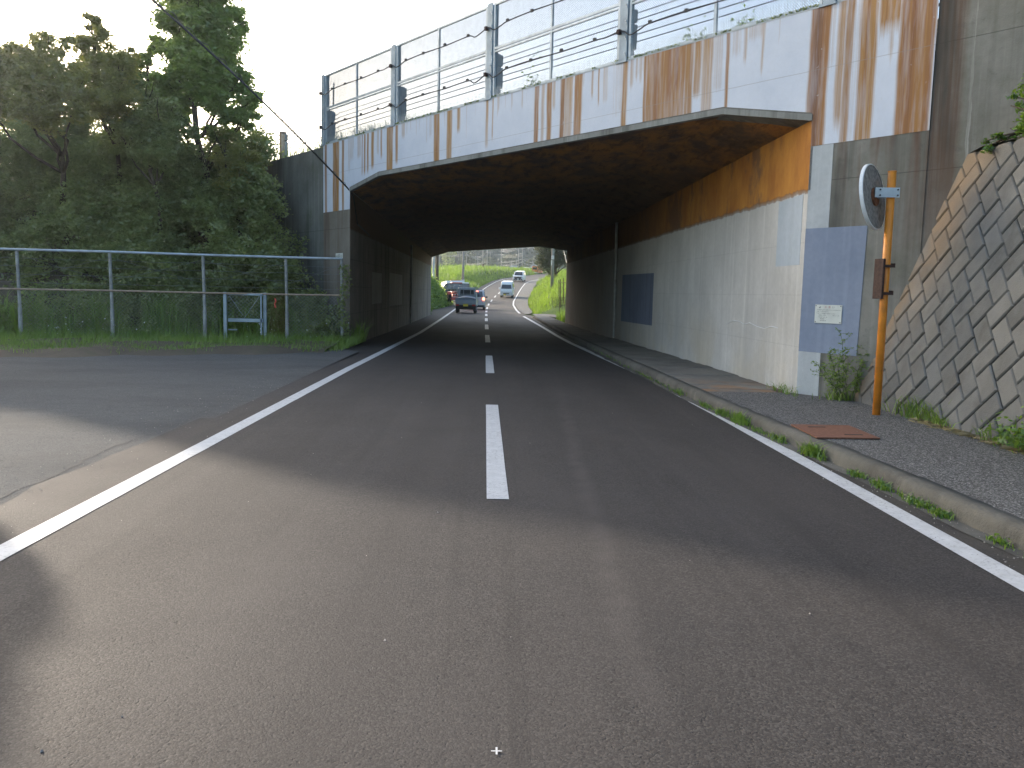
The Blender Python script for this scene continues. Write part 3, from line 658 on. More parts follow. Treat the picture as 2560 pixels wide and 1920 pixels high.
# painted markings
def line(name, ys, cx, w, mat=None, off=.004, jag=.0, **k):
    return strip(name, ys, lambda y: cx(y) - w / 2 + jag * mnoise.noise(Vector((y * 7, 1, 0))), lambda y: cx(y) + w / 2 + jag * mnoise.noise(Vector((y * 7, 9, 0))),
                 lambda x, y: RZ(y) + off, mat or M['paint'], 1, kind='structure', **k)
line('edge_line', [-8 + .4 * i for i in range(80)] + [24 + 1.5 * i for i in range(110)], LX, .155, jag=.006)
line('edge_line', [-8 + .4 * i for i in range(80)] + [24 + 1.0 * i for i in range(31)], RX, .155, jag=.006)
line('edge_line', [61.5 + 1.5 * i for i in range(90)], RX, .16)
def CX(y): return float(np.interp(y, [0, 5.6, 20, 30, 43, 53, 63, 72, 77, 81, 86, 91, 96, 100, 105, 110, 115, 130, 151, 168, 182, 230],
                                   [.10, .09, .035, -.02, -.08, -.11, -.14, -.11, -.09, 0, .06, .28, .42, .71, .9, 1.3, 1.53, 2.45, 4.2, 6.9, 10.3, 23]))
starts = [5.63, 14.65] + [24.72 + 9.45 * j for j in range(15)]
for s0 in starts:
    L = 4.85 if s0 != 14.65 else 4.4
    line('centre_dash', [s0 + L * i / 5 for i in range(6)], CX, .15, jag=.004)
for p in (-3.8,):
    line('centre_dash', [p + 4.85 * i / 5 for i in range(6)], CX, .15, jag=.004)
# faded cross stripe beyond the tunnel and the small survey cross in the foreground
m = MB(); z = RZ(88) + .004
m.add([(.55, 87.6, z), (1.15, 87.6, z), (1.15, 88.5, z), (.55, 88.5, z)], [(0, 1, 2, 3)])
m.add([(1.25, 87.7, z), (1.8, 87.7, z), (1.8, 88.2, z), (1.25, 88.2, z)], [(0, 1, 2, 3)]).build('faded_stripe', M['old_paint'], kind='structure')
m = MB(); z = .003
for (a, b) in ((.017, .003), (.003, .02)):
    m.add([(.052 - a, 2.45 - b, z), (.052 + a, 2.45 - b, z), (.052 + a, 2.45 + b, z + (.0008 if a < b else 0)), (.052 - a, 2.45 + b, z + (.0008 if a < b else 0))], [(0, 1, 2, 3)])
m.build('survey_cross', M['paint'], kind='structure')

# gutter strip and kerb
def kn(y, s): return .018 * mnoise.noise(Vector((y * 2.3, s, 0))) + .010 * mnoise.noise(Vector((y * 9, s, 3)))
ysk = [-10 + .12 * i for i in range(530)]
strip('gutter', [-10 + .25 * i for i in range(254)], lambda y: KX(y) - .10 - .06 * abs(mnoise.noise(Vector((y * 1.1, 2, 0)))), lambda y: KX(y) + .08, lambda x, y: RZ(y) + .005, M['conc_kerb'], 2, kind='structure')
m = MB(); vs = []
for y in ysk:
    k = KX(y); z = RZ(y)
    h = .128 if y < 50 else .135 * max(0.15, 1 - (y - 50) / 4)
    pr = [(k + kn(y, 1), z - .1), (k + kn(y, 1) * .9 + .006, z + h * .5), (k + .02 + kn(y, 2) * .6, z + h - .022), (k + .05 + kn(y, 3) * .5, z + h + kn(y, 4) * .3), (k + .17 + kn(y, 5) * .4, z + h + kn(y, 5) * .2), (k + .17, z - .1)]
    vs += [(a, y, b) for a, b in pr]
q = 6
m.add(vs, [(j * q + i, (j + 1) * q + i, (j + 1) * q + i + 1, j * q + i + 1) for j in range(len(ysk) - 1) for i in range(q - 1)])
m.build('kerb', M['conc_kerb'], origin=(0, 0, 0), kind='structure', smooth=True)
FW = .128
wall_r = lambda y: float(np.interp(y, [11.29, 26.2, 26.25, 40.5], [4.208, 3.96, 3.90, 3.70]))
strip('footway', [-10 + .35 * i for i in range(62)], lambda y: KX(y) + .15, lambda y: 4.95 if y < 10.2 else (4.95 - (y - 10.2) * .2), lambda x, y: RZ(y) + FW + .004 * mnoise.noise(Vector((x * 2, y * 2, 0))), M['walk_asphalt'], 6, kind='structure')
strip('footway', [52 + 1.0 * i for i in range(14)] + [66 + 3 * i for i in range(60)], lambda y: KX(y) + (.15 if y < 58 else 0), WX if False else (lambda y: 3.9 if y < 58 else WX(y)), lambda x, y: RZ(y) + (.10 if y < 58 else .05), M['walk_asphalt'], 2, kind='structure')
strip('side_path', [51 + .5 * i for i in range(15)], lambda y: 3.85, lambda y: 14 + y * .02, lambda x, y: RZ(y) + .08 - .01 * (x - 3.8), M['conc_kerb'], 4, kind='structure')
# footway slabs over the side drain: each one a piece
drain = empty('footway_slabs', (3.4, 20, 0), kind='structure')
slab_mesh = None
y = 11.22; i = 0; rr = random.Random(3)
while y < 52:
    w = .50
    xa = KX(y) + .175; xb = wall_r(y) - .02 if y > 11.6 else 4.0
    b = MB(); g = .012; ch = .012
    zt = RZ(y) + FW + rr.uniform(-.006, .006); tl = rr.uniform(-.008, .008)
    x0, x1, y0, y1 = xa, xb, y + g, y + w - g
    lo = [(x0, y0, zt - .1), (x1, y0, zt - .1), (x1, y1, zt - .1), (x0, y1, zt - .1)]
    mi = [(x0, y0, zt - ch), (x1, y0, zt - ch + tl), (x1, y1, zt - ch + tl), (x0, y1, zt - ch)]
    hi = [(x0 + ch, y0 + ch, zt), (x1 - ch, y0 + ch, zt + tl), (x1 - ch, y1 - ch, zt + tl), (x0 + ch, y1 - ch, zt)]
    fs = [(8, 9, 10, 11)] + [(k, (k + 1) % 4, 4 + (k + 1) % 4, 4 + k) for k in range(4)] + [(4 + k, 4 + (k + 1) % 4, 8 + (k + 1) % 4, 8 + k) for k in range(4)]
    b.add(lo + mi + hi, fs).build('slab', M['slab'], drain)
    y += w; i += 1
strip('drain_bed', [11 + i for i in range(42)], lambda y: KX(y) + .15, lambda y: wall_r(max(y, 11.3)) + .05, lambda x, y: RZ(y) + .02, M['mortar'], 1, kind='structure')

# manhole plate
mp = empty('manhole_plate', (3.34, 7.96, .13), label='rusty square steel cover plate with two slots set in the footway', cat='cover plate')
b = MB(); b.prism([(3.04, 7.58, .128), (3.64, 7.60, .128), (3.67, 8.36, .128), (3.08, 8.36, .128)], (0, 0, .012)); b.build('plate', M['manhole'], mp)
for (x, y) in ((3.28, 8.20), (3.46, 7.76)):
    MB().box((x, y, .1415), (.17, .022, .004)).build('slot', M['ink'], mp)

# base ground far below everything
m = MB(); s = 4500
m.add([(-s, -s, -.9), (s, -s, -.9), (s, s, -.9), (-s, s, -.9)], [(0, 1, 2, 3)]).build('ground', M['base'], origin=(0, 0, 0), kind='structure')

# ============================================================ bridge
br = empty('railway_bridge', tuple(FP(6.5, 0)), label='concrete railway underbridge with rust streaked white fascia over the road', cat='bridge')
ZT = 5.15
# --- painted fascia: fine sheet on the face plane carrying the rust colour, plus its body
open_pts = [(0, 3.74), (1.47, 4.04), (11.62, 4.10), (13.1, 3.86)]
def open_top(t): return float(np.interp(t, [p[0] for p in open_pts], [p[1] for p in open_pts]))
T0, T1 = -1.56, 14.62
ZP = 3.40
def low(t):
    if t <= 0 or t >= 13.1: return ZP
    return open_top(t) + .09
# bands of rust: (t0, t1, strength, redness, darkness, length 0..1)
B = [(3.57,3.80,.25,.0,0,.9),(3.52,3.60,.35,.1,0,.8),(3.42,3.54,.95,.35,.05,1),(3.28,3.38,.5,.1,0,.45),(3.2,3.25,.6,.2,0,.35),(3.0,3.2,.35,.0,0,.3),
     (2.2,3.01,.95,.62,.12,1),(2.74,2.84,1,.85,.35,1),(2.48,2.56,1,.9,.3,.75),(2.36,2.42,1,1,.5,.6),(2.05,2.22,.9,.45,.25,1),(1.9,2.05,.8,.35,.1,.8),(1.68,1.9,.7,.15,0,1),(1.5,1.68,.4,.05,0,.8),(1.40,1.46,1,.5,.25,1),
     (1.2,1.38,.35,.05,0,.35),(1.1,1.17,.5,.1,0,.45),(.83,1.1,.4,.05,0,.2),(.81,.86,.5,.05,0,.6),
     (-.19,.1,1,.75,.2,1),(-.07,.05,1,.95,.95,1),(-.27,-.20,.35,.0,0,.5),(-.42,-.29,.75,.15,0,.9),(-.52,-.40,.9,.35,.35,1),(-.60,-.52,.3,0,0,1),(-.84,-.6,.85,.25,.05,1),(-.72,-.66,1,.5,.2,.8),(-1.12,-.84,.9,.35,.05,.28),(-1.05,-.98,.5,.3,0,.5),
     (-1.55,-1.12,1,.45,.0,1),(-1.22,-1.14,1,.7,.3,1),(-1.33,-1.24,1,.85,.45,1),(-1.53,-1.44,1,.9,.5,1),(-1.50,-1.36,1,.5,.1,1),
     (14.40,14.54,.9,.6,.4,1),(13.7,14.06,.95,.25,.05,1),(13.84,13.90,1,.5,.3,1),(13.42,13.54,.9,.4,.1,1),(13.95,14.0,.9,.5,.2,1),(12.9,13.2,.35,.0,0,.5),(12.5,12.72,.45,.05,0,.5),(12.28,12.36,.9,.4,0,.9),(12.12,12.2,.9,.4,0,.9),(12.42,12.48,.7,.2,0,.9),
     (11.85,12.0,.8,.1,0,.85),(11.6,11.72,.5,.1,0,.6),(11.45,11.54,.7,.2,0,.7),(10.95,11.24,.9,.25,.1,1),(10.72,10.84,.9,.35,0,.9),(10.4,10.56,.5,.1,0,.35),(10.3,10.34,.4,.1,0,.3),
     (9.45,9.53,.35,.1,0,.6),(9.28,9.38,.4,.1,0,.5),(8.98,9.20,1,.3,.1,1),(9.05,9.11,1,.6,.3,.9),(8.5,8.7,.9,.15,.1,1),(8.2,8.32,.75,.1,0,.5),(7.95,7.99,.35,.05,0,.7),(7.22,7.32,.7,.1,0,.95),(7.05,7.1,.7,.2,0,.8),(6.86,6.93,.5,.1,0,.3),(6.44,6.48,.4,.2,0,.3),(6.14,6.18,.6,.3,0,.35),
     (5.66,5.79,1,.8,.3,1),(5.5,5.6,.6,.15,0,1),(5.30,5.44,1,.7,.15,1),(5.2,5.28,.6,.1,0,.5),(4.95,5.07,1,.85,.5,1),(4.74,4.96,.65,.0,0,1),(4.50,4.70,1,.7,.1,1),(4.57,4.61,.2,0,0,1),(4.22,4.27,.7,.2,0,.45),(4.07,4.11,.8,.35,0,.6),(3.86,4.0,.4,.05,0,.6),(3.1,3.16,.5,.1,0,.4),(3.0,3.06,1,.5,.2,1)]
# every plank joint carries a faint small run
rb = random.Random(11)
for i in range(150):
    t = rb.uniform(T0, T1); B.append((t, t + rb.uniform(.008, .03), rb.uniform(.15, .5), rb.uniform(0, .4), 0, rb.uniform(.05, .4)))
nt = 1300; nz = 26
tt = np.linspace(T0, T1, nt); lo = np.array([low(t) for t in tt])
U = np.linspace(0, 1, nz)
V = np.zeros((nt, nz, 3)); Zg = lo[:, None] + (ZT - lo[:, None]) * U[None, :]
Tg = np.repeat(tt[:, None], nz, 1)
rust = np.zeros((nt, nz, 4)); rust[..., 3] = 1
for (a, b_, st, red, dk, ln) in B:
    wob = .004 * np.sin(Zg * 3.1 + a * 5) + .003 * np.sin(Zg * 9 + a)
    e = min(.06, (b_ - a) * .6)
    mk = np.clip((Tg + wob - a) / e + .5, 0, 1) * np.clip((b_ - Tg - wob) / e + .5, 0, 1)
    dep = (ZT - Zg) / (ZT - lo[:, None])
    if ln < 1: mk = mk * np.clip((ln - dep) / .18 + .5, 0, 1)
    mk = mk * (1 - dep * (.04 + .22 * ((a * 7.7) % 1)))
    s_ = mk * st
    rust[..., 1] = rust[..., 1] * (1 - s_) + red * s_
    rust[..., 2] = rust[..., 2] * (1 - s_) + dk * s_
    rust[..., 0] = np.maximum(rust[..., 0], s_)
OUT = .006
V[..., 0] = C0.x + DD.x * Tg + NN.x * OUT; V[..., 1] = C0.y + DD.y * Tg + NN.y * OUT; V[..., 2] = Zg
idx = np.arange(nt * nz).reshape(nt, nz)
F4 = np.stack([idx[:-1, :-1], idx[:-1, 1:], idx[1:, 1:], idx[1:, :-1]], -1).reshape(-1, 4)
fo = build_np('fascia', V.reshape(-1, 3), F4, M['fascia'], br)
ca = fo.data.color_attributes.new('rust', 'FLOAT_COLOR', 'POINT')
ca.data.foreach_set('color', rust.reshape(-1).astype(np.float32))
# body behind the paint
def P3(t, z, out=0, dy=0): return tuple(FP(t, z, out) + Vector((0, dy, 0)))
b = MB()
b.prism([P3(t, z) for t, z in [(T0, ZP), (T0, ZT), (T1, ZT), (T1, ZP), (13.1, ZP), (13.1, 3.86), (11.62, 4.10), (1.47, 4.04), (0, 3.74), (0, ZP)]], (0, .55, 0))
b.build('parapet', M['conc_wing'], br)
# thin top edge of the paint, catching the light
b = MB(); b.prism([P3(T0, ZT, -.15), P3(T0, ZT, OUT + .004), P3(T1, ZT, OUT + .004), P3(T1, ZT, -.15)], (0, 0, .018)); b.build('coping', M['white_wash'], br)
# drip edge strip under the fascia, following the opening
b = MB()
for (t0, z0), (t1, z1) in zip(open_pts[:-1], open_pts[1:]):
    b.prism([P3(t0, z0 - .012, .018), P3(t1, z1 - .012, .018), P3(t1, z1 + .07, .018), P3(t0, z0 + .07, .018)], tuple(-NN * .10))
b.prism([P3(.0, 2.83, .004), P3(-.035, 2.83, .004), P3(-.035, 3.80, .004), P3(.0, 3.80, .004)], tuple(-NN * .05))
b.build('drip_edge', M['drip_edge'], br)
# walls of the passage: thick slabs, front faces on the bridge face, inner faces towards the road
def prism_y(name, poly0, poly1, mat):
    """poly0/poly1: matching 3D polygons at the near and far end"""
    n = len(poly0); mm = MB()
    mm.add(list(poly0) + list(poly1), [tuple(range(n))[::-1], tuple(range(n, 2 * n))] + [(i, (i + 1) % n, n + (i + 1) % n, n + i) for i in range(n)])
    return mm.build(name, mat, br)
zf = 3.72      # far ceiling
def face_y(x): return 11.29 + (4.2084 - x) * math.tan(PHI)
def far_y(x): return 40.6 + (3.7 - x) * 1.655
# right wall, first length
def wallslab(name, x0, y0, x1, y1, zt0, zt1, th, mat, skew0=True):
    ya = face_y(x0 + th) if skew0 else y0
    mm = MB()
    mm.add([(x0, y0, -.4), (x1, y1, -.4), (x1 + th, y1, -.4), (x0 + th, ya, -.4), (x0, y0, zt0), (x1, y1, zt1), (x1 + th, y1, zt1), (x0 + th, ya, zt0)],
           [(3, 2, 1, 0), (4, 5, 6, 7), (0, 1, 5, 4), (1, 2, 6, 5), (2, 3, 7, 6), (3, 0, 4, 7)])
    return mm.build(name, mat, br)
e = .002
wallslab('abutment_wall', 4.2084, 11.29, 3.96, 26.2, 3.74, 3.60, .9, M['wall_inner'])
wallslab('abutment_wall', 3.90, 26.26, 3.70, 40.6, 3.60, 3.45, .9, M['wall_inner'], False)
# sealing post at the joint
MB().tube([(3.93, 26.22, .1), (3.90, 26.22, 3.6)], .045, 8).build('joint_pipe', M['galv_dark'], br)
MB().tube([(-3.50, 38.5, -.1), (-3.50, 38.5, 3.4)], .05, 8).build('joint_pipe', M['galv_dark'], br)
# left wall (extends outwards to -x)
mm = MB(); xa = -3.543; th = .9
y0 = face_y(xa); 
mm.add([(xa, y0, -.4), (xa, 38.45, -.4), (xa - th, 38.45, -.4), (xa - th, face_y(xa - th), -.4), (xa, y0, 3.86), (xa, 38.45, 3.66), (xa - th, 38.45, 3.66), (xa - th, face_y(xa - th), 3.86)],
       [(0, 1, 2, 3), (7, 6, 5, 4), (4, 5, 1, 0), (5, 6, 2, 1), (6, 7, 3, 2), (7, 4, 0, 3)])
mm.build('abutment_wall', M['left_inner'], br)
mm = MB(); xa = -3.56
mm.add([(xa, 38.55, -.4), (xa, 52.6, -.4), (xa - th, 54.0, -.4), (xa - th, 38.55, -.4), (xa, 38.55, 3.66), (xa, 52.6, 3.45), (xa - th, 54.0, 3.45), (xa - th, 38.55, 3.66)],
       [(0, 1, 2, 3), (7, 6, 5, 4), (4, 5, 1, 0), (5, 6, 2, 1), (6, 7, 3, 2), (7, 4, 0, 3)])
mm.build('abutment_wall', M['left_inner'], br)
# ceiling with its haunches
near = [P3(t, z, -.03) for t, z in open_pts]
far = [(3.70, 40.6, 3.45), (2.55, 42.5, zf), (-2.45, 50.8, zf), (-3.56, 52.6, 3.45)]
mm = MB(); NS = 24
vs = []
for j in range(NS + 1):
    k = j / NS
    for a, b_ in zip(near, far):
        vs.append(tuple(Vector(a) * (1 - k) + Vector(b_) * k))
fs = [(j * 4 + i, j * 4 + i + 1, (j + 1) * 4 + i + 1, (j + 1) * 4 + i) for j in range(NS) for i in range(3)]
mm.add(vs, fs)
mm.build('ceiling', M['ceiling'], br)
# far face, deck and ballast on top
mm = MB()
mm.prism([(4.6, 39.1, 3.45), (3.70, 40.6, 3.45), (2.55, 42.5, zf), (-2.45, 50.8, zf), (-3.56, 52.6, 3.45), (-4.6, 54.3, 3.45), (-4.6, 54.3, 5.1), (4.6, 39.1, 5.1)], (0, .5, 0))
mm.build('far_parapet', M['conc_wing'], br)
mm = MB(); mm.add([P3(-1.5, 4.95, -.35), P3(14.6, 4.95, -.35), (-5.2, 55.0, 4.95), (5.0, 38.4, 4.95)], [(0, 1, 2, 3)]); mm.build('deck', M['ballast'], br)
mm = MB(); mm.add([P3(-.2, 4.5, -.30), P3(13.6, 4.5, -.30), (-4.2, 53.6, 4.5), (4.4, 39.6, 4.5)], [(3, 2, 1, 0)]); mm.build('deck_slab', M['ceiling'], br)
# piers either side, under the paint
def face_plate(name, pts, mat, out=0.0, th=.5, parent=br, **k):
    mm = MB(); mm.prism([P3(t, z, out) for t, z in pts], tuple(-NN * th)); return mm.build(name, mat, parent, **k)
mm = MB(); mm.prism([P3(t, z, .001) for t, z in [(13.102, -.3), (13.102, ZP), (14.62, ZP), (14.62, -.3)]], (0, .4, 0)); mm.build('pier', M['conc_pier'], br)
face_plate('pier', [(-.002, -.3), (-1.56, -.3), (-1.56, ZP), (-.002, ZP)], M['conc_right'], .001, .4)
face_plate('whitewash', [(0, .12), (-.33, .12), (-.33, ZP - .004), (0, ZP - .004)], M['white_wash'], .004, .05)
# corner arris on the left pier
# patches of paint
bp = face_plate('paint_patch', [(.0, .70), (-.84, .69), (-.87, 2.33), (.0, 2.33)], M['blue_paint'], .008, .05, label='blue grey painted patch on the right pier')
def side_patch(x, ys, z0, z1, mat, label=None, th=.006):
    mm = MB(); s = -1 if x > 0 else 1
    mm.add([(x[0] if isinstance(x, tuple) else x, ys[0], z0), ], [])
    return mm
def wpatch(pts, nx, mat, label):
    mm = MB(); mm.prism(pts, (nx, 0, 0)); return mm.build('paint_patch', mat, br, label=label)
wr = lambda y: 4.2084 + (3.96 - 4.2084) * (y - 11.29) / (26.2 - 11.29)
wpatch([(wr(20.8), 20.8, .66), (wr(25.2), 25.2, .62), (wr(25.2), 25.2, 1.99), (wr(20.8), 20.8, 1.95)], -.005, M['dark_blue_paint'], 'dark blue painted rectangle on the right tunnel wall')
wpatch([(wr(11.45), 11.45, 1.86), (wr(12.35), 12.35, 1.86), (wr(12.35), 12.35, 2.78), (wr(11.45), 11.45, 2.80)], -.005, M['pale_blue_paint'], 'pale blue painted rectangle near the portal corner')
for (a, b_, z0, z1) in ((26.0, 28.3, .95, 1.92), (30.6, 34.9, .81, 2.0)):
    wpatch([(-3.543, a, z0), (-3.543, b_, z0), (-3.543, b_, z1), (-3.543, a, z1)], .005, M['grey_patch'], 'pale patch on the sooty left tunnel wall')
for (a, b_) in ((28.5, 30.8), (31.6, 34.5)):
    wpatch([(3.885, a, .8), (3.86, b_, .8), (3.86, b_, 2.0), (3.885, a, 2.0)], -.02, M['grey_patch'], 'pale patch on the far right tunnel wall')
# pale chalk scribble on the wall
sc_ = [(4.149, 14.608, .937), (4.156, 14.211, 1.013), (4.162, 13.863, 1.005), (4.165, 13.649, .967), (4.170, 13.374, 1.003), (4.176, 13.022, .96), (4.181, 12.692, .943), (4.186, 12.37, .987), (4.191, 12.12, .974)]
b = MB(); b.tube(sc_, .006, 4); b.build('chalk_scribble', M['mirror_rim'], br, label='thin pale chalk scribble low on the right tunnel wall')
# wing walls
ww = empty('wing_wall', tuple(FP(20, 0)), label='dark weathered concrete wing wall left of the bridge, behind the thicket', cat='retaining wall')
face_plate('wall', [(14.64, -.3), (14.64, 5.13), (30, 5.13), (30, -.3)], M['conc_left'], -.03, .5, ww)
ww2 = empty('wing_wall', tuple(FP(-4, 0)), label='tall streaked concrete wing wall right of the bridge, behind the orange pole', cat='retaining wall')
face_plate('wall', [(-1.562, -.3), (-12, -.3), (-12, 6.3), (-1.562, 6.3)], M['conc_right'], -.010, .6, ww2)

# ---------------- signs
def text(name, body, mat, parent, w, h, mtx, extr=.0006):
    c = bpy.data.curves.new(name, 'FONT'); c.body = body; c.size = 1; c.extrude = 0
    o = bpy.data.objects.new('tmp', c); COL.objects.link(o)
    dg = bpy.context.evaluated_depsgraph_get(); dg.update()
    me = bpy.data.meshes.new_from_object(o.evaluated_get(dg)); bpy.data.objects.remove(o); bpy.data.curves.remove(c)
    me.name = name
    xs = [v.co.x for v in me.vertices]; ys = [v.co.y for v in me.vertices]
    x0, x1, y0, y1 = min(xs), max(xs), min(ys), max(ys)
    for v in me.vertices:
        v.co = mtx @ Vector(((v.co.x - x0) / (x1 - x0) * w, (v.co.y - y0) / (y1 - y0) * h, 0)) - wloc(parent)
    me.materials.clear(); me.materials.append(mat)
    t = bpy.data.objects.new(name, me); COL.objects.link(t); t.parent = parent
    return t
def face_mtx(t, z, out, rot=0):     # local x runs to the viewer's right (-DD), local y up
    X = -DD; Y = Vector((0, 0, 1)); Zv = NN
    m_ = Matrix((X, Y, Zv)).transposed().to_4x4() @ Matrix.Rotation(rot, 4, 'Z')
    m_.translation = FP(t, z, out); return m_
def plate_on_face(name, t, z, w, h, mat, out, th, parent):
    return MB().box(tuple(FP(t - w / 2, z + h / 2, out + th / 2)), (w, th, h), rz=math.atan2(DD.y, DD.x)).build(name, mat, parent)
sg = empty('notice_board', tuple(FP(-.41, 1.09, .02)), label='small white notice with red heading on the blue grey patch', cat='notice')
plate_on_face('board', -.22, 1.09, .385, .24, M['sign_white'], .014, .006, sg)
ro = -.01
for i, ch in enumerate('お願い'):
    text('heading', ch, M['ink_red'] if i < 2 else M['ink_grey'], sg, .028, .026, face_mtx(-.22 - .14 - .055 * i, 1.09 + .197, .0212, ro))
text('emblem', '◢', M['ink_grey'], sg, .03, .022, face_mtx(-.22 - .05, 1.09 + .198, .0212, ro))
lines = [('鉄道施設に異常を発見したとき又は自動車等が', .34, .168), ('衝突した場合は直ちに', .17, .146), ('下記へご連絡をお願いします', .27, .122), ('連絡先　電話', .10, .098), ('橋りょう名', .09, .096), ('所在地　線　間', .12, .072), ('管理者', .06, .05), ('電話番号', .09, .026)]
for i, (s_, w_, dz) in enumerate(lines):
    off = (.03, .03, .025, .06, .26, .06, .08, .08)[i]
    text('lettering', s_, M['ink_grey'], sg, w_, .013, face_mtx(-.22 - off, 1.09 + dz, .0212, ro))
for (dx, dz) in ((.015, .225), (.37, .225), (.015, .015), (.37, .015)):
    MB().disc(tuple(FP(-.22 - dx, 1.09 + dz, .019)), tuple(NN), .006, .006, 8).build('screw', M['trim'], sg)
sg = empty('number_plate', tuple(FP(13.7, 2.13, .02)), label='little white plate with black characters on the left pier', cat='sign')
plate_on_face('board', 13.89, 2.15, .40, .16, M['sign_white'], .002, .006, sg)
text('lettering', '小原尺17', M['ink'], sg, .35, .105, face_mtx(13.865, 2.174, .0095))

# ---------------- fence on the bridge
bf = empty('bridge_fence', tuple(FP(7.2, 5.15, -.1)), label='tall grey steel mesh fence along the top of the bridge', cat='fence')
RZF = math.atan2(DD.y, DD.x)
posts_t = [14.68, 10.98, 7.25, 3.57, -.13, -3.85]
FO = -.06    # fence plane offset behind the face
for i, t in enumerate(posts_t):
    b = MB()
    b.box(tuple(FP(t, 6.06, FO + .045)), (.17, .012, 1.84), RZF); b.box(tuple(FP(t, 6.06, FO - .095)), (.17, .012, 1.84), RZF); b.box(tuple(FP(t, 6.06, FO - .025)), (.012, .13, 1.82), RZF)
    b.box(tuple(FP(t, 5.16, FO - .02)), (.24, .22, .03), RZF)
    pst = b.build('post', M['galv_blue'], bf)
    b = MB()
    for zz in (5.3, 5.55, 5.8, 6.05, 6.3, 6.55, 6.8):
        for s_ in (-.035, .0): b.disc(tuple(FP(t - .045 + s_ * .6, zz + s_, FO + .051)), tuple(NN), .014, .014, 6)
    b.build('bolt', M['galv'], pst, kind='stuff')
def diamond_mesh(t0, t1, z0, z1, pitch, wd, out, mat, name, parent):
    V_ = []; F_ = []
    def seg(a, b_):
        d = (b_ - a); L = d.length
        if L < .02: return
        d /= L
        u = Vector((-d.y, d.x)) * wd / 2
        for k, (p, s1) in enumerate(((a, 1), (b_, 1))): pass
        n0 = len(V_)
        for p in (a + u, a - u, b_ - u, b_ + u): V_.append(tuple(FP(p.x, p.y, out)))
        F_.append((n0, n0 + 1, n0 + 2, n0 + 3))
        n0 = len(V_)
        w_ = wd / 2
        for (p, o_) in ((a, w_), (a, -w_), (b_, -w_), (b_, w_)): V_.append(tuple(FP(p.x, p.y, out + o_)))
        F_.append((n0, n0 + 1, n0 + 2, n0 + 3))
    for sgn in (1, -1):
        sh = (z1 - z0)
        k = t0 - sh - pitch
        while k < t1 + sh:
            # line t = k + (z - z0) * sgn   (45 degrees)
            pa = []
            if sgn > 0: ta, tb = k, k + sh
            else: ta, tb = k + sh, k
            a = Vector((ta, z0)); b_ = Vector((tb, z1))
            # clip to [t0,t1]
            d = b_ - a; lo_, hi_ = 0.0, 1.0
            for (p, q) in ((-d.x, a.x - t0), (d.x, t1 - a.x)):
                if abs(p) > 1e-9:
                    r_ = q / p
                    if p < 0: lo_ = max(lo_, r_)
                    else: hi_ = min(hi_, r_)
            if lo_ < hi_: seg(a + d * lo_, a + d * hi_)
            k += pitch
    return build_np(name, V_, F_, mat, parent, kind='stuff')
for i in range(len(posts_t) - 1):
    ta, tb = posts_t[i + 1] + .13, posts_t[i] - .13
    tm = (ta + tb) / 2
    b = MB()
    for zz, hh in ((6.935, .04), (6.105, .045), (6.045, .03), (5.205, .04)):
        b.box(tuple(FP(tm, zz, FO + .01)), (tb - ta, .04, hh), RZF)
    b.box(tuple(FP(ta, 6.07, FO + .01)), (.045, .045, 1.77), RZF); b.box(tuple(FP(tb, 6.07, FO + .01)), (.045, .045, 1.77), RZF)
    b.box(tuple(FP(tm, 6.07, FO + .012)), (.045, .04, 1.73), RZF)
    pfr = b.build('panel_frame', M['galv'], bf)
    if i < 5:
        diamond_mesh(ta, tb, 6.12, 6.92, .036, .0095, FO, M['mesh_wire'], 'fine_mesh', pfr)
        diamond_mesh(ta, tb, 5.22, 6.03, .038, .0095, FO, M['mesh_wire'], 'fine_mesh', pfr)
        # coarse chain wire along the foot, its cut ends sticking up
        b = MB(); V_ = []; F_ = []
        t = ta; j = 0
        while t < tb:
            for r_ in range(4):
                z0 = 5.155 + r_ * .045 + (0 if j % 2 else .022)
                pts = [(t, z0), (t + .022, z0 + .012), (t + .022, z0 + .034), (t, z0 + .046)]
                if r_ == 3: pts = pts[:3] + [(t + .024, z0 + .07)]
                for (p, q_) in zip(pts[:-1], pts[1:]):
                    n0 = len(V_); wd = .0035
                    d = Vector(q_) - Vector(p); u = Vector((-d.y, d.x)).normalized() * wd
                    for e_ in (Vector(p) + u, Vector(p) - u, Vector(q_) - u, Vector(q_) + u): V_.append(tuple(FP(e_.x, e_.y, FO + .03)))
                    F_.append((n0, n0 + 1, n0 + 2, n0 + 3))
            t += .044; j += 1
        build_np('chain_wire', V_, F_, M['galv'], pfr, kind='stuff')
# cable barrier behind it
cb = empty('cable_barrier', tuple(FP(7.2, 5.0, -.5)), label='grey bracket boxes and twisted wire ropes behind the mesh fence', cat='barrier')
for t in posts_t[:-1]:
    tt_ = t + .20
    b = MB()
    zz_ = lambda z: 1.4 + (z - 1.4) * 1.034
    prof = [(tt_ - .10, 5.2), (tt_ + .10, 5.18), (tt_ + .10, zz_(6.0)), (tt_ + .02, zz_(5.99)), (tt_ - .11, zz_(5.93)), (tt_ - .11, zz_(5.74)), (tt_ - .04, zz_(5.735)), (tt_ - .04, zz_(5.71)), (tt_ - .11, zz_(5.70)), (tt_ - .11, zz_(5.33)), (tt_ - .05, zz_(5.31))]
    b.prism([P3(a, z, -.30) for a, z in prof], tuple(-NN * .12)); b.build('bracket_box', M['galv_dark'], cb)
for zz in (6.04, 5.93, 5.81, 5.70, 5.58):
    MB().tube([P3(-4, zz, -.42), P3(14.6, zz, -.42)], .0085, 6).build('rope', M['wire_dark'], cb)
    MB().tube([P3(14.6, zz - .02, -.42), P3(18.2, zz - .06, -.42), P3(26, zz - .15, -.42)], .011, 6).build('rope', M['wire_pale'], cb)
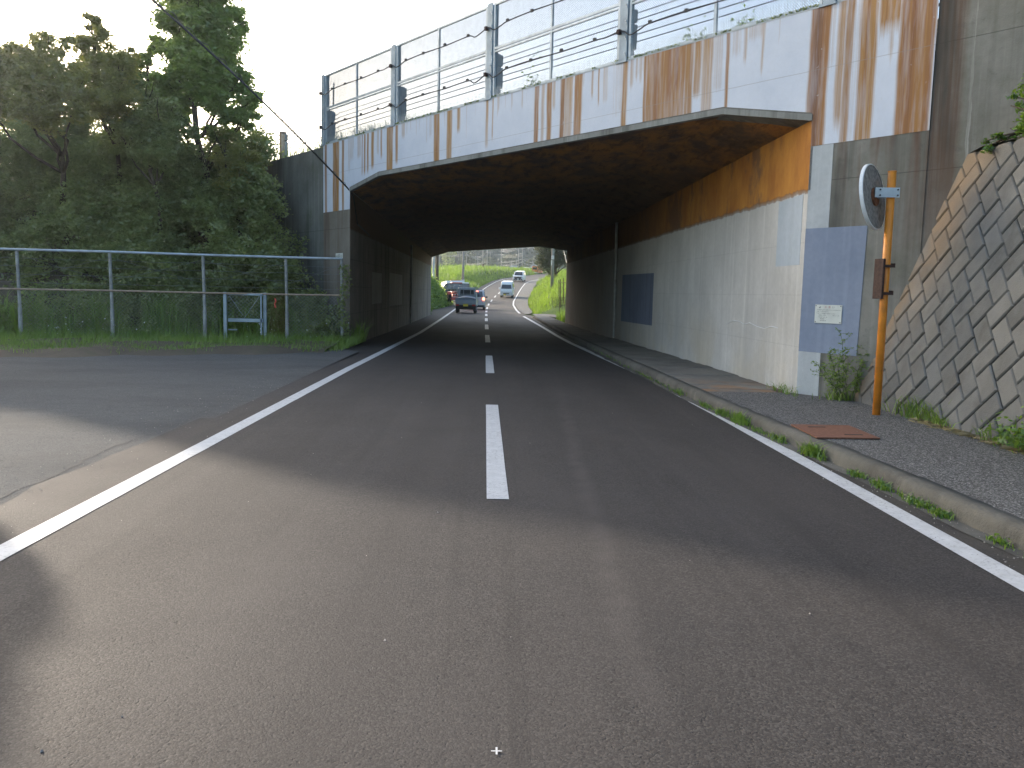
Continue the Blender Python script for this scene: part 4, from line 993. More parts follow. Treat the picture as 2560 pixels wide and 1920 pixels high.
MB().tube([P3(14.45, 6.16, -.2), P3(14.42, 6.75, -.2)], .02, 8).build('marker_rod', M['rust_steel'], cb)
wp = empty('rope_post', tuple(FP(18.2, 5.0, -.42)), label='pale brown rope post with grey bracket left of the mesh fence', cat='post')
MB().box(tuple(FP(18.3, 5.55, -.42)), (.16, .16, 1.0), RZF).build('post', M['wood'], wp)
MB().prism([P3(a, z, -.33) for a, z in [(18.2, 5.2), (18.2, 5.95), (17.93, 5.93), (17.93, 5.75), (18.0, 5.74), (18.0, 5.71), (17.93, 5.7), (17.93, 5.32), (18.0, 5.3), (18.0, 5.2)]], tuple(-NN * .1)).build('bracket_box', M['galv_dark'], wp)
def spline(pts, k=5):
    P_ = [Vector(p) for p in pts]; out = []
    for i in range(len(P_) - 1):
        p0, p1, p2, p3 = P_[max(i - 1, 0)], P_[i], P_[i + 1], P_[min(i + 2, len(P_) - 1)]
        for j in range(k):
            t = j / k
            out.append(.5 * (2 * p1 + (p2 - p0) * t + (2 * p0 - 5 * p1 + 4 * p2 - p3) * t * t + (3 * p1 - p0 - 3 * p2 + p3) * t ** 3))
    out.append(P_[-1]); return out
# black cables with clips along the fence
def cable_run(z0, dip, label):
    cc = empty('clipped_cable', tuple(FP(7, z0, .03)), label=label, cat='cable')
    pts = []
    for i, t in enumerate(posts_t[:-1]):
        t_next = posts_t[i + 1]
        for (dt, dz) in ((.0, .01), (-.20, -dip), (-.40, -dip * .5), (-.62, 0), (-1.35, .01), (-2.2, -.01), (-3.05, 0), (-3.30, -dip * (.9 if i % 2 else .1))):
            if t + dt > t_next + .12: pts.append(P3(t + dt, z0 + dz, .035 if abs(dt) < .3 else .02))
    MB().tube(spline(pts, 6), .0115, 6).build('cable', M['cable'], cc)
    for i, t in enumerate(posts_t[:-1]):
        for dt in (-.62, -1.35, -2.2, -3.05):
            if t + dt > -2: MB().box(tuple(FP(t + dt, z0 + .012, .03)), (.06, .035, .05), RZF).build('clip', M['trim'], cc)
        MB().box(tuple(FP(t + .06, z0 + .01, .03)), (.06, .06, .07), RZF).build('clamp', M['dark_rust'], cc)
cable_run(6.50, .07, 'upper black cable clipped along the bridge fence')
cable_run(5.63, .09, 'lower black cable clipped along the bridge fence')
# thin stays from the first post down to the left
st = empty('stay_wire', tuple(FP(15, 5.5, 0)), label='thin stay wires slanting down from the first fence post', cat='wire')
MB().tube([P3(14.75, 6.50, .02), P3(17.6, 5.2, -.2)], .008, 5).build('wire', M['wire_dark'], st)
MB().tube([P3(14.75, 5.63, .02), P3(17.3, 5.15, -.2)], .008, 5).build('wire', M['wire_dark'], st)
# guy cable from off-frame upper left down to the portal corner
gc = empty('hanging_cable', (-3.5, 21.7, 3.9), label='thick black cable sloping down from upper left to the left portal corner', cat='cable')
A = Vector((-9.0, 10.5, 8.6)); Bq = Vector((-6.07, 16.0, 6.42)); Cq = Vector(FP(13.13, 3.92, .05))
pts = []
for i in range(25):
    k = i / 24
    p = (A * (1 - k) ** 2 + (Bq * 2 - (A + Cq) * .5) * 2 * k * (1 - k) + Cq * k * k)
    pts.append(p)
MB().tube(pts, .02, 6).build('cable', M['cable'], gc)
b = MB(); ang = 0; sp = []
for i in range(200):
    k = i / 199; j = min(int(k * 24), 23); f = k * 24 - j
    p = pts[j] * (1 - f) + pts[j + 1] * f
    off = .05 * max(0, math.sin(k * math.pi * 1.0))
    sp.append(p + Vector((.03 * math.cos(i * .9), 0, off + .03 * math.sin(i * .9) + .02)))
b.tube(sp, .006, 4).build('spiral_wire', M['wire_dark'], gc)
MB().tube([tuple(FP(13.13, 3.92, .05)), (-3.50, 22.1, 3.75), (-3.49, 22.7, 3.1), (-3.49, 25, 2.95)], .018, 6).build('lead', M['cable'], gc)
print("part 2 ok")
# ============================================================ block retaining wall on the right
bw = empty('block_retaining_wall', (4.8, 7, .1), label='leaning retaining wall of diagonal concrete blocks at the right edge', cat='retaining wall')
TH = R(76.6)
PB = Vector((4.75, 9.0, .14)); UP = Vector((math.cos(TH), 0, math.sin(TH))); SDIR = Vector((0, -1, 0)); WNRM = Vector((-math.sin(TH), 0, math.cos(TH)))
def WP(s, u, o=0): return PB + SDIR * s + UP * u + WNRM * o
w_ = .1625; GJ = .009; UMAX = 3.02; UMIN = -.12
def rect_poly(s0, u0, kind):
    # lower corner (s0,u0); kind A: long side up-right, B: long side up-left
    a = Vector((w_, w_)); b_ = Vector((-w_, w_))
    if kind == 'A': e1, e2 = a * 1.5, b_
    else: e1, e2 = a, b_ * 1.5
    o = Vector((s0, u0)); c4 = [o, o + e1, o + e1 + e2, o + e2]
    ctr = sum(c4, Vector((0, 0))) / 4
    return c4, ctr
def inset(poly, g, wide=False):
    ctr = sum(poly, Vector((0, 0))) / len(poly)
    n = len(poly); out = []
    for i in range(n):
        p0, p1, p2 = poly[i - 1], poly[i], poly[(i + 1) % n]
        d1 = (p1 - p0).normalized(); d2 = (p2 - p1).normalized()
        n1 = Vector((-d1.y, d1.x)); n2 = Vector((-d2.y, d2.x))
        # joints that climb to the right are widened to stand in for shade under the block edges
        g1 = g * (1.9 if d1.x * d1.y > .3 else .7) if wide else g
        g2 = g * (1.9 if d2.x * d2.y > .3 else .7) if wide else g
        det = n1.x * n2.y - n1.y * n2.x
        if abs(det) < .15: out.append(p1 + (n1 * g1 + n2 * g2) * .5)
        else: out.append(p1 + Vector(((g1 * n2.y - g2 * n1.y) / det, (n1.x * g2 - n2.x * g1) / det)))
    return out
def clip_half(poly, f):
    out = []
    for i in range(len(poly)):
        a, b_ = poly[i - 1], poly[i]; fa, fb = f(a), f(b_)
        if (fa >= 0) != (fb >= 0): out.append(a + (b_ - a) * (fa / (fa - fb)))
        if fb >= 0: out.append(b_)
    return out
def add_block(mb, poly, o=0.0):
    p1 = inset(poly, GJ * .62, True)
    area = 0
    for i in range(len(p1)): area += p1[i - 1].x * p1[i].y - p1[i].x * p1[i - 1].y
    if area < .004: return False
    p2 = inset(p1, .012)
    n = len(p1)
    vs = [WP(p.x, p.y, 0) for p in p1] + [WP(p.x, p.y, .034 + o) for p in p1] + [WP(p.x, p.y, .046 + o) for p in p2]
    fs = [tuple(range(2 * n, 3 * n))]
    for k in range(2): fs += [(k * n + i, k * n + (i + 1) % n, (k + 1) * n + (i + 1) % n, (k + 1) * n + i) for i in range(n)]
    mb.add(vs, fs); return True
rr = random.Random(8)
MB_far = MB(); nb = 0
protoA = None
per = 2 * w_
# rows alternate A and B; the sawtooth bottom corners of row k sit at u = u_k
row = 0; u = .039 - .4875
shift = -.159
while u < UMAX + .1:
    kind = 'A' if row % 2 == 0 else 'B'
    s = -2.6 + (shift % per)
    while s < 9.5:
        poly, ctr = rect_poly(s, u, kind)
        for f in (lambda p: UMAX - p.y, lambda p: p.y - UMIN, lambda p: 8.9 - p.x, lambda p: p.x - (-1.62 + .15 * p.y)):
            if len(poly) > 2: poly = clip_half(poly, f)
        if len(poly) > 2:
            if ctr.x < 4.6:
                mb = MB()
                if add_block(mb, poly, rr.uniform(-.006, .008)):
                    mb.build('block', M['block'], bw); nb += 1
            else:
                add_block(MB_far, poly, rr.uniform(-.006, .008))
        s += per
    # A rows climb up-right by 1.5 w: next row's corners shift
    shift += (w_ * 1.5) if kind == 'A' else (-w_ * 1.5)
    u += w_ * 1.5
    row += 1
MB_far.build('block', M['block'], bw, kind='stuff')
mm = MB(); mm.add([WP(-1.7, -.4, .004), WP(9, -.4, .004), WP(9, UMAX, .004), WP(-1.55, UMAX, .004), WP(-1.7, -.4, -.4), WP(9, -.4, -.4), WP(9, UMAX, -.4), WP(-1.55, UMAX, -.4)],
       [(0, 1, 2, 3), (3, 2, 6, 7), (1, 5, 6, 2), (0, 3, 7, 4)]).build('mortar', M['mortar'], bw)
print('blocks', nb)
# earth bank above the block wall
mm = MB(); vs = []; nx = 10; ys_ = [10.6 - .6 * i for i in range(20)]
for y in ys_:
    for i in range(nx + 1):
        x = 5.42 + i * .9
        vs.append((x, y, 3.06 + i * .32 + .12 * mnoise.noise(Vector((x, y, 0)))))
mm.add(vs, [(j * (nx + 1) + i, j * (nx + 1) + i + 1, (j + 1) * (nx + 1) + i + 1, (j + 1) * (nx + 1) + i) for j in range(len(ys_) - 1) for i in range(nx)]).build('bank', M['dirt'], origin=(0, 0, 0), kind='structure')

# ============================================================ embankment ground left and behind
def smooth(a, b, x):
    t = min(1, max(0, (x - a) / (b - a))); return t * t * (3 - 2 * t)
fence_y = lambda x: 21.0 + (x + 7.4) * .2
def hill(x, y):
    fy = fence_y(x) + .6
    z = .08 + .62 * max(0, y - fy) * smooth(-4.0, -6.8, x)
    return min(z, 4.6) + .12 * mnoise.noise(Vector((x * .7, y * .7, 0)))
mm = MB(); vs = []; xs = [-60, -45, -35, -28] + [-24 + .8 * i for i in range(26)] + [-3.6]; ys_ = [0, 4, 8, 11, 13, 14] + [15 + .8 * i for i in range(28)] + [40, 50]
for x in xs:
    for y in ys_: vs.append((x, y, hill(x, y) if y > verge_y(max(x, -30)) - .2 else -.05))
ny = len(ys_)
mm.add(vs, [(i * ny + j, (i + 1) * ny + j, (i + 1) * ny + j + 1, i * ny + j + 1) for i in range(len(xs) - 1) for j in range(ny - 1)]).build('bank', M['dirt'], origin=(0, 0, 0), kind='structure', smooth=True)
# railway embankment behind the wing walls, to both sides
mm = MB(); mm.prism([P3(14.7, 4.6, -.5), P3(90, 4.6, -.5), tuple(FP(90, 4.6) + Vector((0, 31, 0))), (-4.5, 54.2, 4.6)], (0, 0, .4)); mm.build('embankment', M['ballast'], origin=(0, 0, 0), kind='structure')
mm = MB(); mm.prism([P3(-1.7, 4.6, -.6), (4.7, 38.9, 4.6), tuple(FP(-60, 4.6) + Vector((0, 29, 0))), P3(-60, 4.6, -.6)], (0, 0, .4)); mm.build('embankment', M['ballast'], origin=(0, 0, 0), kind='structure')
mm = MB(); mm.add([(-4.46, 53.9, 5.0), tuple(FP(90, 5.0) + Vector((0, 31, 0))), tuple(FP(90, -.5) + Vector((4, 38, 0))), (-4.46, 62, -.5)], [(0, 1, 2, 3)])
mm.add([(4.6, 39.0, 5.0), tuple(FP(-60, 5.0) + Vector((0, 29, 0))), tuple(FP(-60, -.5) + Vector((0, 37, 0))), (4.62, 47, -.5)], [(3, 2, 1, 0)])
mm.build('embankment', M['field'], origin=(0, 0, 0), kind='structure')
fw = empty('wing_wall', (-4.5, 56, 0), label='far concrete wing wall holding the bank left of the tunnel exit', cat='retaining wall')
MB().prism([(-4.5, 53.6, -.5), (-4.5, 62, -.5), (-4.5, 62, .2), (-4.5, 53.9, 4.9)], (-.4, 0, 0)).build('wall', M['conc_left'], fw)

# ============================================================ mirror and pole
mi = empty('traffic_mirror', (4.39, 9.3, .13), label='round traffic mirror seen from its weathered back on the orange pole', cat='mirror')
po = empty('orange_pole', (4.39, 9.3, .13), label='leaning orange steel pole with a rusty strip clamped to it', cat='pole')
ptop = Vector((4.39, 9.32, 2.80))
MB().tube([(4.39, 9.3, .05), tuple(ptop)], .0435, 20).build('post', M['orange'], po, smooth=True)
MB().disc(tuple(ptop), (0, 0, 1), .045, .012, 20).build('cap', M['orange'], po)
Mc = Vector((4.225, 9.36, 2.535))
fn = Vector((-.72, .68, -.14)).normalized()      # the way the mirror looks
bpl = MB().disc(tuple(Mc), tuple(fn), .355, .004, 48, 0).build('back_plate', M['mirror_back'], mi)
b = MB(); a_ = fn.orthogonal().normalized(); c_ = fn.cross(a_); n = 48
rings = []
for rad, o in ((.350, -.006), (.362, -.003), (.364, .032), (.350, .036)):
    rings.append([Mc + fn * o + (a_ * math.cos(2 * math.pi * k / n) + c_ * math.sin(2 * math.pi * k / n)) * rad for k in range(n)])
b.add([p for r_ in rings for p in r_], [(j * n + k, j * n + (k + 1) % n, (j + 1) * n + (k + 1) % n, (j + 1) * n + k) for j in range(3) for k in range(n)])
b.build('rim', M['mirror_rim'], mi, smooth=False)
MB().disc(tuple(Mc + fn * .02), tuple(fn), .35, .004, 48, .05).build('mirror_face', M['mirror_glass'], mi, smooth=True)
MB().disc(tuple(Mc - fn * .022), tuple(fn), .10, .02, 24).build('hub', M['rust_steel'], bpl)
b = MB(); b.prism([tuple(Mc - fn * .004 + Vector((0, 0, -.09)) + c_ * 0), tuple(Mc - fn * .004 + Vector((.012, .012, -.10))), tuple(Mc - fn * .004 + Vector((.03, .03, -.33)) ), tuple(Mc - fn * .004 + Vector((-.015, -.015, -.33)))], tuple(-fn * .002))
b.build('rust_run', M['rust_steel'], bpl)
bz = 2.575
pa = Vector((4.20, 9.285, bz)); pb = Vector((4.455, 9.25, bz))
b = MB(); dv = (pb - pa).normalized(); ang = math.atan2(dv.y, dv.x)
b.box(tuple((pa + pb) / 2), ((pb - pa).length, .006, .105), ang); b.box(tuple((pa + pb) / 2 + Vector((0, .10, 0))), ((pb - pa).length, .006, .105), ang)
b.box(tuple(pa + Vector((.012, .05, 0))), (.006, .10, .105), ang)
brk = b.build('bracket', M['galv'], mi)
b = MB()
for u_ in (.05, .235):
    for dz in (-.03, .03): b.disc(tuple(pa + dv * u_ + Vector((0, -.004, dz))), (0, -1, 0), .009, .010, 6)
b.build('bolt', M['trim'], brk, kind='stuff')
# rusty strip (a sign seen edge on)
b = MB(); b.box((4.315, 9.30, 1.64), (.028, .16, .44), R(10)); b.build('sign_edge', M['dark_rust'], po, bevel=.004)
for zz in (1.78, 1.48):
    b = MB(); b.box((4.385, 9.25, zz), (.15, .012, .03)); b.box((4.385, 9.35, zz), (.15, .012, .03)); b.box((4.455, 9.3, zz + .01), (.012, .11, .045)); b.build('clamp', M['dark_rust'], po)

# ============================================================ left fence with gate
lf = empty('pipe_fence', (-7.4, 21, 0), label='grey pipe and wire fence with crossed stays along the grass verge', cat='fence')
px_ = [-23.2, -21.2, -19.2, -17.15, -15.1, -13.05, -11.02, -9.05, -6.98, -5.06, -3.72]
def gz(x): return .05
for x in px_:
    y = fence_y(x)
    lean = .02
    MB().tube([(x, y, -.1), (x, y, .78), (x, y, .80), (x - lean, y, 2.16)], [.046, .046, .038, .038], 10).build('post', M['galv_dark'], lf, smooth=False)
for (z, r_) in ((2.14, .030), (1.22, .022)):
    MB().tube([(x, fence_y(x) - .04, z + .006 * math.sin(x * 1.3)) for x in px_], r_, 8).build('rail', M['galv'] if z > 2 else M['wood'], lf)
for z in (1.94, 1.76, 1.57, 1.38):
    MB().tube([(x + dx, fence_y(x + dx) - .045, z - (.015 if dx else 0)) for x in px_[:-1] for dx in (0, 1.0)] + [(px_[-1], fence_y(px_[-1]) - .045, z)], .0034, 4).build('wire', M['wire_pale'], lf)
for x0, x1 in zip(px_[:-1], px_[1:]):
    for z0, z1 in ((2.02, 1.46), (1.46, 2.02)):
        if x1 > -4 and z0 > z1: continue
        MB().tube([(x0, fence_y(x0) - .05, z0), ((x0 + x1) / 2, fence_y((x0 + x1) / 2) - .05, (z0 + z1) / 2 - .02), (x1, fence_y(x1) - .05, z1)], .003, 4).build('stay', M['wire_pale'], lf)
def chain(x0, x1, z0, z1, pitch, wd, mat, name, parent, dy=-.03):
    V_ = []; F_ = []
    for sgn in (1, -1):
        k = x0 - (z1 - z0)
        while k < x1 + (z1 - z0):
            a = [k, z0, k + (z1 - z0), z1] if sgn > 0 else [k, z1, k + (z1 - z0), z0]
            xa, za, xb, zb = a
            if xb > x0 and xa < x1:
                if xa < x0: za += (zb - za) * (x0 - xa) / (xb - xa); xa = x0
                if xb > x1: zb = za + (zb - za) * (x1 - xa) / (xb - xa); xb = x1
                if xb - xa > .02:
                    n0 = len(V_); o = wd * .5
                    ya, yb = fence_y(xa) + dy, fence_y(xb) + dy
                    V_ += [(xa, ya, za - o), (xb, yb, zb - o), (xb, yb, zb + o), (xa, ya, za + o)]; F_.append((n0, n0 + 1, n0 + 2, n0 + 3))
            k += pitch
    return build_np(name, V_, F_, mat, parent, kind='stuff')
chain(-5.03, -3.75, .12, 1.21, .085, .0055, M['galv_dark'], 'chain_mesh', lf)
for a, b_ in ((-11.0, -9.07), (-9.03, -7.0), (-6.96, -6.6)): chain(a, b_, .12, 1.21, .085, .0035, M['galv_dark'], 'chain_mesh', lf)
chain(-5.50, -5.08, .12, 1.21, .085, .0045, M['rust_steel'], 'chain_mesh', lf)
gt = empty('fence_gate', (-6.05, 21.25, 0), label='small chain link gate with a cross bar set in the pipe fence', cat='gate')
for x in (-6.50, -5.57):
    MB().box((x, fence_y(x) - .02, .60), (.075, .06, 1.30)).build('gate_post', M['galv_blue'], gt)
b = MB(); yy = fence_y(-6.03) - .03
for z in (1.20, .56): b.box((-6.03, yy, z), (.86, .04, .045 if z > 1 else .085))
b.box((-5.64, yy, .7), (.035, .04, 1.0)); b.box((-6.35, yy, .32), (.22, .03, .03))
b.build('gate_frame', M['galv_blue'], gt)
chain(-6.45, -5.66, .59, 1.19, .095, .006, M['galv_dark'], 'gate_mesh', gt, -.02)
MB().tube([(-6.42, yy - .01, 1.16), (-6.05, yy - .01, .62), (-5.68, yy - .01, 1.16)], .006, 5).build('stay', M['galv'], gt)
rt = MB(); rt.tube([(-5.33, fence_y(-5.33) - .06, 1.12), (-5.30, fence_y(-5.3) - .07, 1.05), (-5.335, fence_y(-5.3) - .06, .98), (-5.31, fence_y(-5.3) - .065, .88)], [.012, .022, .016, .022], 6).build('ribbon', M['red_tape'], label='short red ribbon tied to the mesh beside the gate', cat='ribbon')

# ============================================================ vegetation
def leaf_quads(P, size, nr, up=.25, asp=.5, jitter=.35):
    """P (n,3) centres -> diamond leaves with random orientation"""
    n = len(P)
    d = nr.normal(size=(n, 3)); d[:, 2] = d[:, 2] * .6 - up * .3; d /= np.linalg.norm(d, axis=1)[:, None]
    q = nr.normal(size=(n, 3)); s = np.cross(d, q); s /= np.linalg.norm(s, axis=1)[:, None]
    L = size * (1 + jitter * nr.normal(size=n).clip(-1.5, 2))[:, None]
    a = P - d * L * .5; c = P + d * L * .5; m_ = P - d * L * .05
    nrm = np.cross(d, s)
    b1 = m_ + s * L * asp * .5 + nrm * L * .08; b2 = m_ - s * L * asp * .5 + nrm * L * .08
    V = np.stack([a, b1, c, b2], 1).reshape(-1, 3)
    F = np.arange(4 * n).reshape(n, 4)
    return V, F
def blob_points(blobs, dens, nr, clumps=26, shell=.72, cr=.26):
    out = []
    for (x, y, z, r_) in blobs:
        nc = max(6, int(clumps * (r_ / .7) ** 1.3))
        d = nr.normal(size=(nc, 3)); d /= np.linalg.norm(d, axis=1)[:, None]
        rad = r_ * (shell + (1 - shell) * nr.random(nc) - .35 * (nr.random(nc) < .3))
        cc = np.array([x, y, z]) + d * rad[:, None] * np.array([1, .9, .95])
        npc = max(4, int(dens * r_ * r_ / nc))
        g = nr.normal(size=(nc, npc, 3)) * np.array([1, 1, .7]) * (cr * r_) * .62
        out.append((cc[:, None, :] + g).reshape(-1, 3))
    return np.concatenate(out)
nr = np.random.default_rng(12)
def limb(m_, p0, p1, r0, r1, seg=5, wob=.12, rnd=rng):
    p0 = Vector(p0); p1 = Vector(p1); L = (p1 - p0).length; pts = []; rs = []
    for i in range(seg + 1):
        k = i / seg
        o = Vector((rnd.uniform(-1, 1), rnd.uniform(-1, 1), rnd.uniform(-.4, .4))) * wob * L * .25 * math.sin(math.pi * k)
        pts.append(p0.lerp(p1, k) + o); rs.append(r0 + (r1 - r0) * k)
    m_.tube(pts, rs, 7); return pts
def tree(name, base, blobs, mat, dens, size, label, trunk_top=None, r0=.14, cat='tree', clumps=26, group=None, shell=.72, cr=.26, asp=.5):
    t = empty(name, base, label=label, cat=cat, group=group)
    b = MB(); top = trunk_top or max(blobs, key=lambda q: q[2])[:3]
    pts = limb(b, base, top, r0, .02, 10, .12)
    for bl in blobs:
        c_ = Vector(bl[:3])
        zc = max(base[2] + .3, c_.z - 1.1 - .35 * abs(c_.x - base[0]))
        j = min(range(len(pts)), key=lambda i: abs(pts[i].z - zc))
        limb(b, pts[j], c_, r0 * .38, .012, 5, .3)
        for q in range(3):
            o = Vector((rng.uniform(-1, 1), rng.uniform(-1, 1), rng.uniform(-.3, 1))) * bl[3] * .8
            limb(b, c_ - (c_ - pts[j]) * .25, c_ + o, .016, .005, 3, .3)
    b.build('trunk', M['bark'], t, smooth=True)
    P = blob_points(blobs, dens, nr, clumps, shell, cr)
    V, F = leaf_quads(P, size, nr, asp=asp)
    build_np('crown', V, F, mat, t)
    return t
T_ = BLOBS
tree('broadleaf_tree', (-7.9, 24.5, 2.0), T_['tall'], M['leaf_tree'], 9000, .125, 'tallest dark green tree, airy crown cut by the frame top, beside the bridge', (-8.6, 24.5, 10.6), .13, cr=.30, clumps=30)
tree('broadleaf_tree', (-10.2, 24.6, 1.9), T_['cone'], M['leaf_warm'], 14000, .085, 'slender pointed tree rising left of the tallest tree', None, .09, cr=.3)
tree('broadleaf_tree', (-11.8, 24.4, 1.9), T_['round'], M['leaf_warm'], 10000, .095, 'broad warm green tree at the left edge of the frame', (-11.4, 22.6, 6.6), .12, cr=.3)
tree('broadleaf_tree', (-9.4, 24.9, 2.0), T_['mid'], M['leaf_tree'], 9000, .09, 'small thin crowned tree peeping between the pointed and the tallest tree', None, .08, cr=.3)
tree('bushy_tree', (-8.8, 23.4, 1.6), T_['bushy'], M['leaf_bush'], 11000, .085, 'rounded olive bush standing in front of the tallest tree', None, .08)
tree('bushy_tree', (-6.9, 24.2, 2.5), T_['willow'], M['leaf_warm'], 9000, .10, 'small narrow leaved bush below the tallest tree, near the wing wall', None, .06, asp=.22)
# thicket: one mass of shrubs and creepers on the slope
P = blob_points(T_['thicket'], 3000, nr, 26, .6, .3)
V, F = leaf_quads(P, .088, nr)
build_np('undergrowth', V, F, M['leaf_bush'], None, (-8, 23, 0), kind='stuff', label='thicket of shrubs and creepers covering the bank behind the pipe fence')
P = []
for i in range(110):
    a = rng.uniform(-17, -6.8); P.append((a, 25.6 + rng.uniform(-.5, .5), rng.uniform(3.0, 5.6 if a > -9.5 else 6.2), rng.uniform(.5, .75)))
P += [(-9.9, 25.0, 5.2, .7), (-9.3, 25.1, 5.6, .7), (-9.0, 25.2, 4.8, .7), (-10.6, 24.6, 5.8, .7), (-8.4, 25.6, 4.6, .6), (-9.6, 25.2, 6.3, .5), (-7.6, 25.9, 4.2, .6)]
P = blob_points(P, 2600, nr, 22, .6, .3); V, F = leaf_quads(P, .10, nr)
build_np('undergrowth', V, F, M['leaf_bush'], None, (-10, 25.5, 0), kind='stuff', label='dense leaves filling the gaps behind the near trees on the left')
# ---- grass blades
def blades(P, h, w, nr, lean=.35, curve=.3, name='grass', mat=None, hj=.4, **k):
    n = len(P)
    a = nr.random(n) * 6.283; H = h * (1 + hj * nr.normal(size=n)).clip(.3, 2.2)
    if np.ndim(h): H = np.asarray(h) * (1 + hj * nr.normal(size=n)).clip(.3, 2.2)
    dx = np.cos(a) * lean * H * nr.random(n); dy = np.sin(a) * lean * H * nr.random(n)
    sx = -np.sin(a + .7) * w * .5; sy = np.cos(a + .7) * w * .5
    z0 = P[:, 2]
    b0 = np.stack([P[:, 0] - sx, P[:, 1] - sy, z0], 1); b1 = np.stack([P[:, 0] + sx, P[:, 1] + sy, z0], 1)
    m0 = np.stack([P[:, 0] + dx * .45 + sx * .8, P[:, 1] + dy * .45 + sy * .8, z0 + H * .6], 1); m1 = np.stack([P[:, 0] + dx * .45 - sx * .8, P[:, 1] + dy * .45 - sy * .8, z0 + H * .6], 1)
    t1 = np.stack([P[:, 0] + dx * (1 + curve) + sx * .1, P[:, 1] + dy * (1 + curve) + sy * .1, z0 + H * (1 - curve * .25)], 1)
    t0 = np.stack([P[:, 0] + dx * (1 + curve) - sx * .1, P[:, 1] + dy * (1 + curve) - sy * .1, z0 + H * (1 - curve * .25)], 1)
    V = np.stack([b0, b1, m0, m1, t1, t0], 1).reshape(-1, 3)
    i = np.arange(n)[:, None] * 6
    F = np.concatenate([i + np.array([[0, 1, 2, 3]]), i + np.array([[3, 2, 4, 5]])], 0)
    return build_np(name, V, F, mat or M['leaf_grass'], None, tuple(P.mean(0)), **k)
# verge in front of and behind the pipe fence
n = 46000
x = nr.uniform(-19, -3.3, n); f = nr.random(n) ** .9
y0 = verge_ys = 20.6 + .511 * x + .25 * np.array([mnoise.noise(Vector((a * 1.3, 0, 0))) for a in x]); y1 = 21.0 + (x + 7.4) * .2 + 1.3
y = y0 + (y1 - y0) * f
cl = np.array([mnoise.noise(Vector((a * .9, b_ * .9, 4))) for a, b_ in zip(x, y)])
hh = np.where(f < .35, .10, .16) + .10 * np.clip(cl, 0, 1) + np.clip(f - .6, 0, 1) * .7
keep = nr.random(n) < np.clip(.25 + f * 2.2 + cl * .5, .15, 1)
P = np.stack([x, y, np.full(n, -.01)], 1)[keep]
blades(P, hh[keep], .012, nr, .6, .35, 'grass', M['leaf_grass'], kind='stuff', label='rough grass on the verge along the pipe fence')
# tall weeds behind the fence
n = 15000
x = nr.uniform(-19, -3.9, n); y = 21.0 + (x + 7.4) * .2 + .15 + nr.random(n) * 1.3
cl = np.array([mnoise.noise(Vector((a * 1.3, b_ * .8, 14))) for a, b_ in zip(x, y)])
k_ = nr.random(n) < np.clip(.5 + cl, .1, 1)
P = np.stack([x, y, np.full(n, .02)], 1)[k_]
blades(P, (.75 + .5 * cl)[k_], .016, nr, .35, .6, 'tall_grass', M['leaf_grass'], kind='stuff', label='tall reedy weeds growing behind the pipe fence')
# leafy weeds among them
cx_ = nr.uniform(-14, -3.9, 120); P = []
for a in cx_:
    yy = fence_y(a) + .1 + nr.random() * .9; hgt = .35 + nr.random() * .9; k = int(60 + 90 * hgt)
    zz = nr.random(k) * hgt; rad = .05 + .16 * (1 - zz / hgt)
    an = nr.random(k) * 6.28
    P.append(np.stack([a + np.cos(an) * rad, yy + np.sin(an) * rad, zz + .05], 1))
P = np.concatenate(P); V, F = leaf_quads(P, .075, nr, asp=.35)
build_np('weeds', V, F, M['leaf_bush'], None, (-8, 21, 0), kind='stuff', label='leafy weeds at the foot of the pipe fence')
n = 90; P = np.stack([nr.uniform(-11, -4, n), nr.uniform(0, 1, n), nr.uniform(.15, .6, n)], 1)
cl = nr.integers(0, 5, n); P[:, 0] = np.array([-9.9, -10.3, -8.9, -5.6, -4.2])[cl] + nr.normal(size=n) * .25; P[:, 1] = 21.0 + (P[:, 0] + 7.4) * .2 - .1 - nr.random(n) * .3
V, F = leaf_quads(P, .028, nr, asp=.9); build_np('wildflowers', V, F, M['flower'], None, (-8, 20.6, 0), kind='stuff', label='tiny white wildflowers in the verge')
# creeper on the fence end post and pier
P = np.stack([nr.normal(size=500) * .07 - 3.66, 21.65 + nr.normal(size=500) * .06, nr.uniform(.1, 2.0, 500)], 1); P[:, 0] += .05 * np.sin(P[:, 2] * 5)
V, F = leaf_quads(P, .07, nr, asp=.6); build_np('creeper', V, F, M['leaf_bush'], None, (-3.66, 21.7, 0), label='creeper climbing the last fence post beside the pier', cat='creeper')
# grass along the top of the bridge and wing wall
def top_grass(name, t0, t1, n, h, label, z=5.13, o0=-.6, o1=-.2):
    t = nr.uniform(t0, t1, n); o = nr.uniform(o0, o1, n)
    P = np.stack([C0.x + DD.x * t + NN.x * o, C0.y + DD.y * t + NN.y * o, np.full(n, z - .02)], 1)
    cl = np.array([mnoise.noise(Vector((a * 1.7, 3, 8))) for a in t])
    kk = nr.random(n) < np.clip(.45 + cl * 1.2, .03, 1)
    blades(P[kk], (h * (1 + cl * .9))[kk], .014, nr, .6, .5, name, M['leaf_grass'], kind='stuff', label=label)
top_grass('grass', 10.8, 15.2, 1900, .26, 'grass tufts behind the left end of the bridge fence')
top_grass('grass', 14.9, 22, 2600, .36, 'grass growing along the top of the left wing wall', 5.1, -1.2, -.1)
top_grass('grass', 0, 10.8, 700, .13, 'sparse weeds along the foot of the bridge fence')
n = 1300; t = nr.uniform(0, 14.6, n); P = np.stack([C0.x + DD.x * t + NN.x * -.02, C0.y + DD.y * t + NN.y * -.02, 5.17 + nr.random(n) * .05], 1)
kk = np.array([mnoise.noise(Vector((a * 2.1, 9, 8))) for a in t]) > -.05
